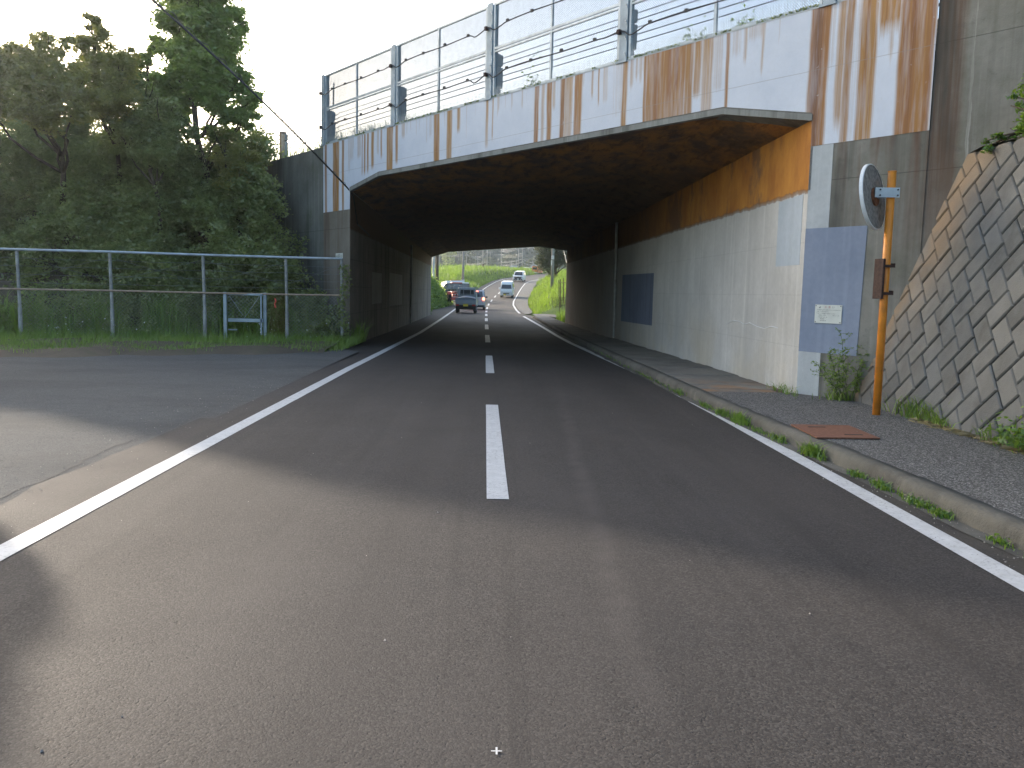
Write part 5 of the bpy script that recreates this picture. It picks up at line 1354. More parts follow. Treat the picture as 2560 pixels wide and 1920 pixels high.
V, F = leaf_quads(P[kk], .035, nr, asp=.7); build_np('moss', V, F, M['leaf_bush'], None, tuple(FP(7, 5.15)), kind='stuff', label='small plants and moss fringing the coping of the bridge')
tt_ = [(6.0, .5), (2.2, .35), (1.2, .3)]
P = np.concatenate([np.stack([C0.x + DD.x * (a + nr.normal(size=90) * .16) + .1, C0.y + DD.y * (a + nr.normal(size=90) * .16) + .15, 5.2 + np.abs(nr.normal(size=90)) * h_ * .4], 1) for a, h_ in tt_])
V, F = leaf_quads(P, .05, nr, asp=.5); build_np('weeds', V, F, M['leaf_tree'], None, tuple(FP(3, 5.15)), kind='stuff', label='weed tufts on the bridge top near the right end')
# tufts along the kerb
P = []; H_ = []
for (yc, ln, hh_, cnt) in [(12.0, .3, .08, 70), (10.6, .35, .06, 90), (9.9, .2, .08, 150), (9.3, .22, .11, 300), (8.7, .25, .05, 70), (8.15, .2, .07, 110), (7.38, .18, .11, 340), (6.55, .12, .05, 90), (6.15, .15, .06, 130), (5.65, .2, .05, 140), (5.35, .1, .05, 120), (4.75, .12, .04, 60), (4.35, .15, .05, 90), (14, 2, .05, 120), (18, 3, .05, 80)]:
    yy = yc + nr.normal(size=cnt) * ln * .5
    P.append(np.stack([np.array([KX(a) for a in yy]) - .02 - np.abs(nr.normal(size=cnt)) * .035, yy, np.full(cnt, .002)], 1)); H_.append(np.full(cnt, hh_))
P = np.concatenate(P); blades(P, np.concatenate(H_) * .8, .010, nr, .9, .5, 'kerb_grass', M['leaf_bright'], kind='stuff', label='green tufts growing along the foot of the kerb')
Pw = P[::3] + np.array([0, 0, .02]); V, F = leaf_quads(Pw + nr.normal(size=Pw.shape) * .012, .022, nr, asp=.6); build_np('kerb_weeds', V, F, M['leaf_bright'], None, (2.9, 8, 0), kind='stuff', label='small leafy weeds along the foot of the kerb')
# along the wall foot
P = []; H_ = []
for (x, y, sx, sy, hh_, cnt) in [(4.72, 9.0, .05, .25, .20, 220), (4.72, 8.55, .04, .12, .10, 160), (4.62, 10.7, .15, .08, .12, 200), (4.75, 7.8, .04, .5, .08, 180), (4.75, 7.0, .06, .4, .16, 400), (4.05, 11.3, .03, .25, .12, 60), (4.75, 6.2, .08, .5, .2, 500), (4.75, 4.5, .1, 1, .2, 500)]:
    P.append(np.stack([x + nr.normal(size=cnt) * sx, y + nr.normal(size=cnt) * sy, np.full(cnt, .12)], 1)); H_.append(np.full(cnt, hh_))
blades(np.concatenate(P), np.concatenate(H_), .011, nr, .9, .6, 'wall_grass', M['leaf_grass'], kind='stuff', label='grass tufts along the foot of the block wall')
P = np.stack([4.68 + nr.normal(size=700) * .05, nr.uniform(6.2, 8.9, 700), np.full(700, .133)], 1); blades(P, .012, .16, nr, .3, .1, 'dry_litter', M['leaf_dry'], kind='stuff', label='dry stalks and litter along the wall foot')
P = np.concatenate([np.stack([4.66 + nr.normal(size=240) * .10, a + nr.normal(size=240) * .22, .16 + np.abs(nr.normal(size=240)) * .13], 1) for a in (7.2, 6.85, 6.4, 6.0, 5.3, 4.4)])
V, F = leaf_quads(P, .05, nr, asp=.55); build_np('weeds', V, F, M['leaf_bright'], None, (4.7, 6, .1), kind='stuff', label='broad leaved weeds at the foot of the block wall near the right edge')
# weed bush by the pole
wb = empty('weed_bush', (4.62, 10.62, .12), label='tall feathery weed against the wall left of the orange pole', cat='plant')
b = MB(); P = []
for i in range(13):
    a = rng.uniform(-.32, .34); d_ = rng.uniform(-.16, .1); hgt = rng.uniform(.45, 1.02) * (1 - abs(a) * .7)
    p0 = Vector((4.62 + a * .25, 10.58 + d_ * .3, .12)); p1 = p0 + Vector((a, d_ * .6, hgt))
    pts = limb(b, p0, p1, .006, .002, 7, .18)
    for p, k in zip(pts[2:], range(8)):
        for q in range(3):
            e_ = Vector((rng.uniform(-1, 1), rng.uniform(-1, 1), rng.uniform(-.1, .7))).normalized() * rng.uniform(.06, .15)
            limb(b, p, p + e_, .0025, .001, 2, .1)
            for s_ in range(11): P.append(p + e_ * rng.uniform(.2, 1.1) + Vector((rng.gauss(0, .014), rng.gauss(0, .014), rng.gauss(0, .014))))
b.build('stems', M['stem'], wb)
V, F = leaf_quads(np.array([tuple(p) for p in P]), .036, nr, asp=.28); build_np('leaves', V, F, M['leaf_grass'], wb)
# bright bush hanging over the block wall
hb = [(5.42, 9.15, 3.12, .17), (5.5, 8.85, 3.28, .26), (5.6, 8.5, 3.45, .34), (5.5, 8.3, 3.2, .26), (5.75, 8.3, 3.75, .38), (5.7, 7.9, 3.5, .4), (5.9, 7.8, 3.95, .45), (5.5, 7.6, 3.2, .3), (6.1, 7.2, 3.9, .5), (5.6, 7.0, 3.3, .4), (6.0, 8.4, 4.1, .35), (5.62, 9.0, 3.5, .16)]
tree('overhanging_bush', (5.9, 8.2, 3.05), hb, M['leaf_bright'], 9000, .045, 'bright green bush hanging over the top of the block wall', (6.0, 8.2, 3.9), .03, 'bush', clumps=26, shell=.6)
# grit and litter lying on the road edges
P = np.concatenate([np.stack([2.93 + nr.normal(size=500) * .10, nr.uniform(3, 16, 500), np.full(500, .006)], 1),
                    np.stack([nr.uniform(3.3, 4.6, 420), nr.uniform(4, 11, 420), np.full(420, .137)], 1),
                    np.stack([-3.2 + nr.normal(size=260) * .25, nr.uniform(4, 13, 260), np.full(260, .002)], 1),
                    np.stack([nr.uniform(-2.3, 2.6, 24), nr.uniform(2.4, 12, 24), np.full(24, -.001)], 1)])
n = len(P); r_ = (.0035 + .005 * nr.random(n) ** 3)[:, None]
top = P + np.array([0, 0, 1]) * r_ * 1.2; a0 = nr.random(n) * 6.28
ring = [P + np.stack([np.cos(a0 + k * 2.094), np.sin(a0 + k * 2.094), np.zeros(n)], 1) * r_ for k in range(3)]
V = np.stack([top] + ring, 1).reshape(-1, 3); i_ = np.arange(n)[:, None] * 4
F = np.concatenate([i_ + np.array([[0, 1, 2]]), i_ + np.array([[0, 2, 3]]), i_ + np.array([[0, 3, 1]])])
build_np('grit', V, F, M['ballast'], None, (0, 7, 0), kind='stuff', label='loose grit on the road edge and footway')
print("part 3 ok")
# ============================================================ beyond the tunnel
def bankL(y): return float(np.interp(y, [50, 58, 70, 82, 86, 100, 118, 135, 160, 185, 210, 240, 300], [2.8, 2.9, 2.6, .8, .15, .2, .6, 1.5, 1.6, 1.1, .5, 0, 0]))
def bankR(y): return float(np.interp(y, [50, 58, 64, 75, 110, 160, 300], [.0, .3, 1.6, 2.2, 2.4, 1.5, 1.0]))
def smooth(a, b, x):
    t = min(1, max(0, (x - a) / (b - a))); return t * t * (3 - 2 * t)
def terr(x, y):
    rz = RZ(y); xl = EL(y) + .05; xr = WX(y) if y > 58 else 4.2
    nz_ = mnoise.noise(Vector((x * .35, y * .25, 0)))
    if x < xl:
        d = xl - x
        # first a low lip of bright grass, then the taller bank set back from the road
        back = float(np.interp(y, [50, 80, 86, 100, 116, 130], [0, 0, 6.0, 6.5, 2.0, .8]))
        z = rz - .04 + .25 * smooth(0, 1.2, d) + bankL(y) * smooth(back, back + (.9 if y < 80 else 3.2), d) + 1.9 * smooth(6, 12, d) * smooth(86, 92, y) * smooth(130, 112, y)
        if y > 86: z = max(z, rz) + .004 * max(0, d - 5)
        return z + .18 * nz_ * smooth(.3, 2, d)
    if x > xr:
        d = x - xr
        z = rz - .02 + bankR(y) * smooth(0, 3.4, d) + .02 * max(0, d - 3)
        return z + .15 * nz_ * smooth(.3, 2, d)
    return rz - .06
mm = MB(); vs = []
xs = [-160, -110, -80, -60, -45, -36, -30, -26] + [-23 + 1.0 * i for i in range(13)] + [-10 + .5 * i for i in range(50)] + [15 + 1.5 * i for i in range(14)] + [38, 45, 60, 80, 110, 160]
ys_ = [53.5, 55, 57] + [59 + 1.5 * i for i in range(90)] + [195 + 4 * i for i in range(28)] + [320, 350, 390]
for x in xs:
    for y in ys_:
        vs.append((x, y, terr(x, y)))
ny = len(ys_)
mm.add(vs, [(i * ny + j, (i + 1) * ny + j, (i + 1) * ny + j + 1, i * ny + j + 1) for i in range(len(xs) - 1) for j in range(ny - 1)]).build('terrain', M['field'], origin=(0, 0, 0), kind='structure', smooth=True)
# lush grass on the banks
def bank_grass(name, n, xr_, yr_, h, w, label, mat='leaf_lush', cond=None, lean=.5):
    x = nr.uniform(*xr_, n); y = nr.uniform(*yr_, n)
    P = []; 
    for a, b_ in zip(x, y):
        if EL(b_) - .05 < a < WX(b_) + .05: continue
        if cond and not cond(a, b_): continue
        P.append((a, b_, terr(a, b_) - .03))
    P = np.array(P)
    cl = np.array([mnoise.noise(Vector((p[0] * .5, p[1] * .4, 2))) for p in P])
    return blades(P, h * (1 + .8 * cl), w, nr, lean, .4, name, M[mat], kind='stuff', label=label)
bank_grass('bank_grass', 26000, (-14, 1), (86, 150), .42, .05, 'bright grass on the bank left of the far road')
bank_grass('bank_grass', 16000, (-9, 16), (140, 215), .55, .08, 'pale sunlit grass on the outside of the far bend')
bank_grass('bank_grass', 20000, (3.2, 12), (58, 125), .38, .035, 'lush green grass on the bank right of the far road', cond=lambda a, b_: not (a > 3.8 and b_ < 60.5))
bank_grass('bank_grass', 5000, (4.0, 6.5), (44, 52), .45, .02, 'grass tuft at the right tunnel exit', 'leaf_bright', cond=lambda a, b_: b_ < 50)
bank_grass('bank_grass', 7000, (-5.5, -1), (98, 125), .5, .05, 'strip of bright grass between parked cars and road')
# ivy bank left of the exit
P = []
for i in range(13000):
    y = nr.uniform(54.5, 84); d = abs(nr.normal()) * .9; x = EL(y) - d
    P.append((x + nr.normal() * .1, y, terr(x, y) + abs(nr.normal()) * .22))
V, F = leaf_quads(np.array(P), .17, nr, asp=.7); build_np('ivy', V, F, M['leaf_tree'], None, (-5, 66, 0), kind='stuff', label='creeper covered bank left of the tunnel exit')
P = []
for i in range(5200):
    y = nr.uniform(53.8, 60); z = nr.uniform(0, 4.4)
    P.append((-4.15 - (z / 4.4) * .3 - nr.random() * .4 + .12 * math.sin(z * 3), y, z))
V, F = leaf_quads(np.array(P), .16, nr, asp=.7); build_np('ivy', V, F, M['leaf_tree'], None, (-4.3, 56, 0), kind='stuff', label='creeper hanging beside the far end of the left tunnel wall')

upt = empty('tree_trunk', (-4.75, 76, 1), label='dark leaning trunk beside a pale guard at the left tunnel exit', cat='trunk')
MB().tube([(-4.6, 76, .5), (-4.62, 76, 6)], .14, 8).build('shaft', M['pole_dark'], upt)
MB().tube([(-4.92, 75.5, 1.5), (-4.9, 75.5, 6)], .10, 8).build('guard', M['white_band'], upt)
# hills
def hill_mesh(name, x0, x1, y0, y1, nx, ny_, hf, kind='structure'):
    mm = MB(); vs = []
    for i in range(nx + 1):
        for j in range(ny_ + 1):
            x = x0 + (x1 - x0) * i / nx; y = y0 + (y1 - y0) * j / ny_
            vs.append((x, y, hf(x, y)))
    q = ny_ + 1
    mm.add(vs, [(i * q + j, (i + 1) * q + j, (i + 1) * q + j + 1, i * q + j + 1) for i in range(nx) for j in range(ny_)])
    return mm.build(name, M['forest'], origin=(0, 0, 0), kind=kind, smooth=False)
def hf(x, y):
    ridge = float(np.interp(x, [-700, -200, -60, 10, 24, 34, 60, 120, 400, 700], [75, 66, 58, 50, 36, 27, 24, 20, 12, 2]))
    k = smooth(395, 560, y + 18 * mnoise.noise(Vector((x * .01, 0, 5)))) 
    z = 6 + (ridge - 4) * k
    return z + 3.5 * mnoise.noise(Vector((x * .16, y * .12, 0))) * (.4 + k) + 7 * mnoise.noise(Vector((x * .03, y * .03, 3))) * k
hill_mesh('wooded_hill', -420, 300, 385, 640, 280, 60, hf)
# pale round tree in front of the hill
def far_tree(name, x, y, z, r_, h, mat, label, cat='tree', n=1500, size=.5, group=None):
    t = empty(name, (x, y, z), label=label, cat=cat, group=group)
    b = MB(); limb(b, (x, y, z - .5), (x, y, z + h * .7), r_ * .09, r_ * .03, 4, .1); b.build('trunk', M['bark'], t)
    bl = [(x + rng.uniform(-.5, .5) * r_, y + rng.uniform(-.5, .5) * r_, z + h * rng.uniform(.35, .85), r_ * rng.uniform(.4, .65)) for _ in range(9)]
    P = np.concatenate([np.array(q[:3]) + (lambda d: d / np.linalg.norm(d, axis=1)[:, None])(nr.normal(size=(n // 9, 3))) * q[3] * (nr.random((n // 9, 1)) ** .4) for q in bl])
    V, F = leaf_quads(P, size, nr, asp=.8); build_np('crown', V, F, M[mat], t); return t
far_tree('broadleaf_tree', -16, 330, 9.5, 5, 9, 'leaf_bush', 'pale rounded tree before the wooded hill, seen through the tunnel')
k = 0
for (x, y, w__) in [(-27, 348, 'left of the pale rounded tree'), (-9, 362, 'right of the pale rounded tree'), (0, 352, 'behind the blue roofed building'), (8, 364, 'behind the small white house'), (17, 350, 'beside the pale building at the pine')]:
    far_tree('broadleaf_tree', x, y, 8.5, rng.uniform(4, 6), rng.uniform(6, 10), 'leaf_pine', 'dark tree at the hill foot ' + w__, n=1100, size=.6, group='trees at the foot of the hill')

# pine to the right of the far road
pb_ = (8.4, 106, 2.9)
pine = [(8.3 + rng.uniform(-2.1, 2.1), 105.5 + rng.uniform(-2, 2), rng.uniform(4.4, 10.4), rng.uniform(.6, 1.15)) for _ in range(38)]
pine += [(6.5, 104.5, 6.3, .8), (6.3, 104.5, 7.2, .8), (6.6, 104.3, 5.4, .7), (6.9, 104.4, 4.6, .6), (7.4, 104.4, 4.0, .6), (10.3, 105, 7.5, .8), (10.6, 105, 6.2, .6)]
tree('pine_tree', pb_, pine, M['leaf_pine'], 720, .34, 'big dark pine behind the utility pole on the right bank', (8.2, 106, 10.8), .22, cat='tree', clumps=16, cr=.5, asp=.16)
# small bright tree right
tree('bushy_tree', (9.8, 80, 4.2), [(9.4, 80, 5.0, .5), (9.9, 80, 5.1, .6), (9.6, 80, 4.6, .5)], M['leaf_bright'], 700, .16, 'small bright bush above the green sheet fence', None, .05, cat='bush')

# ---------------- poles and wires
def upole(x, y, zb, zt, r_=.15, label='', arms=2, mat='pole', band=False, name='utility_pole', leanx=0, **k):
    t = empty(name, (x, y, zb), label=label, cat='pole', **k)
    MB().tube([(x, y, zb - .6), (x + leanx, y, zt)], [r_, r_ * .65], 10).build('shaft', M[mat], t, smooth=True)
    for i in range(arms):
        z = zt - .35 - i * .9
        arm = MB().box((x + leanx, y - .12, z), (1.7, .09, .09)).build('crossarm', M['galv_dark'], t)
        b = MB()
        for dx in (-.75, -.3, .3, .75): b.tube([(x + leanx + dx, y - .12, z + .04), (x + leanx + dx, y - .12, z + .22)], .05, 6)
        b.build('insulator', M['white_band'], arm)
    if band: MB().tube([(x, y, zb + .1), (x, y, zb + 1.5)], r_ + .012, 10).build('white_sleeve', M['white_band'], t)
    return t
def zb(x, y): return terr(x, y)
main = [
    (-2.9, 96.0, 1.2, 7.9, .17, 'utility pole with white sleeve behind the parked cars', 1, 'pole', True),
    (6.35, 85.0, 2.1, 9.8, .17, 'utility pole with a pale plate in front of the pine', 1, 'pole', False),
    (-1.33, 180.0, 5.2, 11.6, .15, 'tall thin pole with dark lower half on the far bank', 2, 'pole', False),
    (-7.7, 290.0, 8.0, 14.8, .15, 'slim distant pole left of centre with paired insulators', 2, 'pole', False),
    (-4.0, 300.0, 8.0, 13.8, .15, 'short distant pole with antennas between two taller ones', 2, 'pole', False),
    (-.6, 262.0, 7.4, 15.4, .17, 'thick distant pole beside the blue roof', 2, 'pole', False),
    (.3, 262.5, 7.4, 13.8, .12, 'thin distant pole just right of the thick one', 1, 'pole', False),
    (3.7, 262.0, 7.0, 14.9, .15, 'distant pole with crossarms left of the small house', 3, 'pole', False),
    (8.25, 240.0, 6.5, 14.9, .14, 'distant pole right of the small house', 1, 'pole', False),
    (9.35, 240.0, 6.6, 15.6, .16, 'rightmost tall distant pole left of the pine', 2, 'pole', False),
    (7.9, 300.0, 8.3, 12.6, .15, 'low distant pole with transformer above the small house', 2, 'pole', False),
    (9.6, 302.0, 8.3, 12.8, .12, 'thin low distant pole behind the house roof', 0, 'pole', False),
    (15.5, 300.0, 8.3, 12.2, .15, 'low distant pole beside the pine crown', 2, 'pole', False),
    (-17.5, 300.0, 8.5, 14.6, .13, 'faint far left pole against the wooded hill', 1, 'pole', False),
]
for a in main: upole(a[0], a[1], a[2], a[3], a[4], a[5], a[6], a[7], a[8])
MB().tube([(-1.22, 179.8, 4.2), (-1.22, 179.8, 7.2)], .17, 8).build('dark_sleeve', M['dark_rust'], label='dark brown sleeve on the foot of the thin pole', cat='pole sleeve')
p2 = [o for o in bpy.data.objects if o.get('label', '').startswith('utility pole with a pale plate')][0]
MB().box((6.33, 84.8, 4.95), (.26, .08, .36)).build('plate', M['white_band'], p2)
MB().box((6.22, 84.82, 4.4), (.10, .06, .5)).build('conduit', M['white_band'], p2)
def wire(pts, r_=.02, sag=.5, name='overhead_wire', label='', seg=8, mat='wire_far', group='overhead wires seen through the tunnel'):
    b = MB()
    for p0, p1 in zip(pts[:-1], pts[1:]):
        p0 = Vector(p0); p1 = Vector(p1); q = []
        for i in range(seg + 1):
            k = i / seg; p = p0.lerp(p1, k); p.z -= sag * 4 * k * (1 - k); q.append(p)
        b.tube(q, r_, 4)
    return b.build(name, M[mat], label=label, cat='wire', group=group)
for dz, wn_ in ((0, 'top'), (-.35, 'middle'), (-.7, 'lowest')):
    wire([(3.7, 262, 14.6 + dz), (8.25, 240, 14.6 + dz), (18, 225, 14.9 + dz), (34, 215, 15.2 + dz)], .028, .7, label=wn_ + ' strand of the high wires running right from the many armed pole')
    wire([(-.6, 262, 13.6 + dz), (3.7, 262, 12.9 + dz), (9.35, 240, 12.4 + dz)], .025, .4, label=wn_ + ' strand of the sagging wires above the blue roof')
for z, wn_ in ((10.5, 'upper'), (9.6, 'lower')):
    wire([(-7.7, 290, z), (-.6, 262, z), (3.7, 262, z), (9.35, 240, z + .3), (15.5, 300, z + 1.8)], .028, .45, label=wn_ + ' heavy wire of the two low bundles crossing the far poles')
    wire([(-7.7, 290, z + .18), (-.6, 262, z + .15), (3.7, 262, z + .15), (9.35, 240, z + .4)], .018, .3, label=wn_ + ' thin wire just over its heavy twin on the far poles')
for z, wn_ in ((14.1, 'upper'), (13.7, 'lower')): wire([(-30, 300, z + .5), (-17.5, 300, z), (-7.7, 290, z), (-4, 300, z - .6), (-.6, 262, z)], .035, .5, label=wn_ + ' faint wire at far left against the wooded hill')
wire([(6.35, 85, 9.2), (8.25, 105, 9.9), (22, 160, 14)], .02, .4, label='wire running from the plated pole back into the pine')
gw = empty('stay_wire', (7.6, 80, 3), label='stay wire from the pole in front of the pine down to the bank', cat='wire')
MB().tube([(6.35, 85, 9.6), (7.1, 73, 2.4)], .02, 5).build('wire', M['wire_pale'], gw)

# ---------------- houses
def house(x, y, z, w, d, h, label, wall='house_wall', roof='roof_grey', rh=1.4, rz=0):
    t = empty('house', (x, y, z), label=label, cat='house')
    MB().box((x, y, z + h / 2 - .5), (w, d, h + 1)).build('wall', M[wall], t)
    ov = .5; mm = MB()
    a = [(x - w / 2 - ov, y - d / 2 - ov, z + h), (x + w / 2 + ov, y - d / 2 - ov, z + h), (x + w / 2 + ov, y + d / 2 + ov, z + h), (x - w / 2 - ov, y + d / 2 + ov, z + h)]
    r1, r2 = (x - w * .28, y, z + h + rh), (x + w * .28, y, z + h + rh)
    mm.add(a + [r1, r2], [(0, 1, 5, 4), (1, 2, 5), (2, 3, 4, 5), (3, 0, 4), (3, 2, 1, 0)]); mm.build('roof', M[roof], t)
    for dx in (-.25, .22): MB().box((x + w * dx, y - d / 2 - .02, z + h * .55), (w * .16, .05, h * .3)).build('window', M['glass'], t)
    return t
house(8.3, 285, 7.4, 3.4, 3, 2.0, 'small white walled house with grey roof right of the distant poles', rh=.9)
house(-1.0 + 3, 300, 7.2, 4.5, 4, 1.9, 'low building with a blue roof left of the small house', roof='roof_blue', rh=1.2)
house(15.5, 275, 7.6, 4.2, 4, 2.0, 'pale building at the foot of the pine on the horizon', rh=.9)
house(12.6, 290, 8.0, 2.6, 4, 1.6, 'low white shed between the small house and the pine', rh=.5)

# ---------------- small fence right of the exit, green sheet
df = empty('dark_pipe_fence', (5.4, 60, 0), label='row of thin dark posts with a rail at the right tunnel exit', cat='fence')
for (x, y, zt) in ((4.85, 58, 2.3), (5.12, 60, 2.4), (5.45, 61.5, 2.5), (5.62, 58.5, 2.65)):
    MB().tube([(x + .05, y, -.2), (x - .06, y, zt)], .035, 6).build('post', M['dark_rust'], df)
MB().tube([(4.85, 58, 2.15), (5.45, 61.4, 2.2), (6.2, 60, 2.25)], .02, 5).build('rail', M['dark_rust'], df)
V_ = []; F_ = []
for i in range(26):
    x = 4.75 + i * .055
    for s_ in (-1, 1):
        n0 = len(V_); V_ += [(x, 60.5, 0), (x + .012, 60.5, 0), (x + s_ * .3 + .012, 60.5, 1.15), (x + s_ * .3, 60.5, 1.15)]; F_.append((n0, n0 + 1, n0 + 2, n0 + 3))
build_np('wire_mesh', V_, F_, M['dark_rust'], df, kind='stuff')
gs = empty('green_sheet_fence', (8.5, 80, 3), label='pale green sheet fence on the bank right of the pine', cat='fence')
for i in range(5):
    MB().box((7.75 + i * .62, 80 - i * .1, 3.75), (.60, .03, 1.5), 0).build('panel', M['green_sheet'], gs)
MB().tube([(7.45, 80, 2.8), (7.45, 80, 4.5)], .03, 6).build('post', M['galv'], gs)
hs = [(-5.5, 86, 1.6), (-5.15, 86.3, 1.5)]
for i, (x, y, z) in enumerate(hs):
    MB().box((x, y, z), (.18, .06, .75)).build('marker_post', M['white_band'], label=('white marker post left of the parked cars' if i == 0 else 'second white marker post, nearer the parked cars'), cat='marker post')

# ============================================================ vehicles (local axes: front towards +y)
def loft(b, prof, w, tumble, zbelt, y_shift=0):
    """side profile (y,z) spanned across width w, narrowing above the belt"""
    def xw(z): return w / 2 - tumble * max(0, z - zbelt)
    L = [(-xw(z), y, z) for y, z in prof]; Rr = [(xw(z), y, z) for y, z in prof]
    n = len(prof)
    b.add(L + Rr, [tuple(range(n)), tuple(range(2 * n - 1, n - 1, -1))] + [(i, n + i, n + (i + 1) % n, (i + 1) % n) for i in range(n)])
def wheels(t, w, ys, r_=.28, tw=.16):
    for y in ys:
        for s_ in (-1, 1):
            b = MB(); b.disc((s_ * (w / 2 - tw / 2 - .02) - s_ * tw / 2, y, r_), (s_, 0, 0), r_, tw, 20); wl_ = b.build('wheel', M['tyre'], None); wl_.parent = t; wl_.location = Vector(wl_.location)
            c_ = MB(); c_.disc((s_ * (w / 2 - .018), y, r_), (s_, 0, 0), r_ * .6, .006, 14); q = c_.build('rim', M['galv'], None); q.parent = wl_; q.location = Vector(q.location) - Vector(wl_.location)
def lpart(b, name, mat, t, **k):
    o = b.build(name, M[mat], None, **k); o.parent = t; return o
def panel(t, name, mat, pts, th=.01):
    b = MB(); P_ = [Vector(p) for p in pts]; nn = (P_[1] - P_[0]).cross(P_[2] - P_[1]).normalized()
    b.prism([tuple(p) for p in P_], tuple(nn * th)); return lpart(b, name, mat, t)
def put(t, x, y, yaw, pitch=None):
    sl = math.atan2(RZ(y + 1.5) - RZ(y - 1.5), 3.0)
    t.location = (x, y, RZ(y) + .005)
    t.rotation_euler = (sl * math.cos(yaw), -sl * math.sin(yaw) if False else 0, yaw)
# --- kei truck, seen from behind
t = empty('pickup_truck', label='small grey pickup truck with tarpaulin over its bed driving away', cat='truck')
b = MB(); loft(b, [(.35, .45), (1.68, .45), (1.70, .95), (1.45, 1.30), (.95, 1.74), (.42, 1.77), (.36, 1.70)], 1.44, .16, .95); lpart(b, 'cab', 'grey_truck', t, bevel=.04)
b = MB()
for s_ in (-1, 1): b.box((s_ * .69, -.65, .84), (.04, 1.95, .32))
b.box((0, -.65, .64), (1.40, 1.95, .10)); lpart(b, 'bed', 'grey_truck', t)
lpart(MB().box((0, -1.64, .83), (1.42, .04, .34)), 'tailgate', 'grey_truck', t)
b = MB(); vs = []
for i in range(9):
    for j in range(7):
        x = -.70 + 1.40 * i / 8; y = -1.60 + 1.92 * j / 6
        vs.append((x, y, 1.02 + .20 * math.sin(math.pi * i / 8) * (.35 + .65 * j / 6) + .02 * mnoise.noise(Vector((x * 4, y * 3, 0)))))
b.add(vs, [(i * 7 + j, (i + 1) * 7 + j, (i + 1) * 7 + j + 1, i * 7 + j + 1) for i in range(8) for j in range(6)]); lpart(b, 'tarpaulin', 'tarp', t, smooth=True)
b = MB(); b.add([(-.71 + 1.42 * i / 12, -1.665 - (.012 if i % 2 else 0), z_) for i in range(13) for z_ in (1.03, .93 - .02 * ((i * 7) % 3))], [(i * 2, i * 2 + 2, i * 2 + 3, i * 2 + 1) for i in range(12)]); lpart(b, 'tarpaulin_edge', 'tarp', t)
panel(t, 'rear_window', 'glass', [(-.50, .345, 1.24), (-.46, .36, 1.62), (.46, .36, 1.62), (.50, .345, 1.24)], .012)
b = MB()
for x in (-.70, -.24, .24, .70): b.tube([(x, .27, 1.0), (x, .27, 1.80)], .018, 6)
for z_ in (1.80, 1.30): b.tube([(-.70, .27, z_), (.70, .27, z_)], .018, 6)
lpart(b, 'guard_frame', 'grey_truck', t)
b = MB(); b.box((0, -.5, .44), (.62, 2.2, .12)); b.box((0, -1.60, .50), (1.36, .12, .12)); b.box((0, -1.3, .36), (1.1, .5, .18)); lpart(b, 'chassis', 'trim', t)
for s_ in (-1, 1):
    lpart(MB().box((s_ * .56, -1.675, .56), (.22, .03, .10)), 'tail_lamp', 'lamp_red', t)
    lpart(MB().box((s_ * .60, -1.42, .30), (.20, .012, .28)), 'mud_flap', 'trim', t)
    lpart(MB().box((s_ * .80, 1.30, 1.22), (.10, .05, .18)), 'wing_mirror', 'trim', t)
lpart(MB().box((0, -1.68, .56), (.33, .01, .165)), 'number_plate', 'plate_y', t)
wheels(t, 1.44, (-1.05, .95), .27); put(t, -1.52, 59.8, R(-1))
# --- silver hatchback behind it, brake lamps lit
t = empty('hatchback', label='silver hatchback with brake lamps lit ahead of the pickup truck', cat='car')
b = MB(); loft(b, [(-1.66, .22), (1.66, .22), (1.68, .70), (1.5, .92), (.95, 1.05), (.35, 1.58), (-1.30, 1.62), (-1.52, 1.50), (-1.64, 1.0)], 1.475, .20, .98); lpart(b, 'body', 'silver_car', t, bevel=.05)
panel(t, 'rear_window', 'glass', [(-.56, -1.645, 1.03), (.56, -1.645, 1.03), (.50, -1.54, 1.50), (-.50, -1.54, 1.50)], .012)
for s_ in (-1, 1):
    panel(t, 'side_window', 'glass', [(s_ * .725, -1.3, 1.05), (s_ * .725, .75, 1.05), (s_ * .635, .32, 1.5), (s_ * .635, -1.25, 1.5)][::s_], .012)
    lpart(MB().box((s_ * .62, -1.665, .90), (.16, .04, .20)), 'brake_lamp', 'lamp_lit', t)
    lpart(MB().box((s_ * .82, .62, 1.02), (.16, .08, .12)), 'wing_mirror', 'trim', t)
lpart(MB().box((0, -1.575, 1.52), (.28, .03, .05)), 'high_brake_lamp', 'lamp_lit', t)
lpart(MB().box((0, -1.67, .68), (.33, .012, .165)), 'number_plate', 'plate_y', t)
lpart(MB().box((0, -1.67, .30), (1.40, .05, .18)), 'bumper', 'trim', t)
wheels(t, 1.475, (-1.15, 1.15), .29); put(t, -.98, 71.5, R(-1))
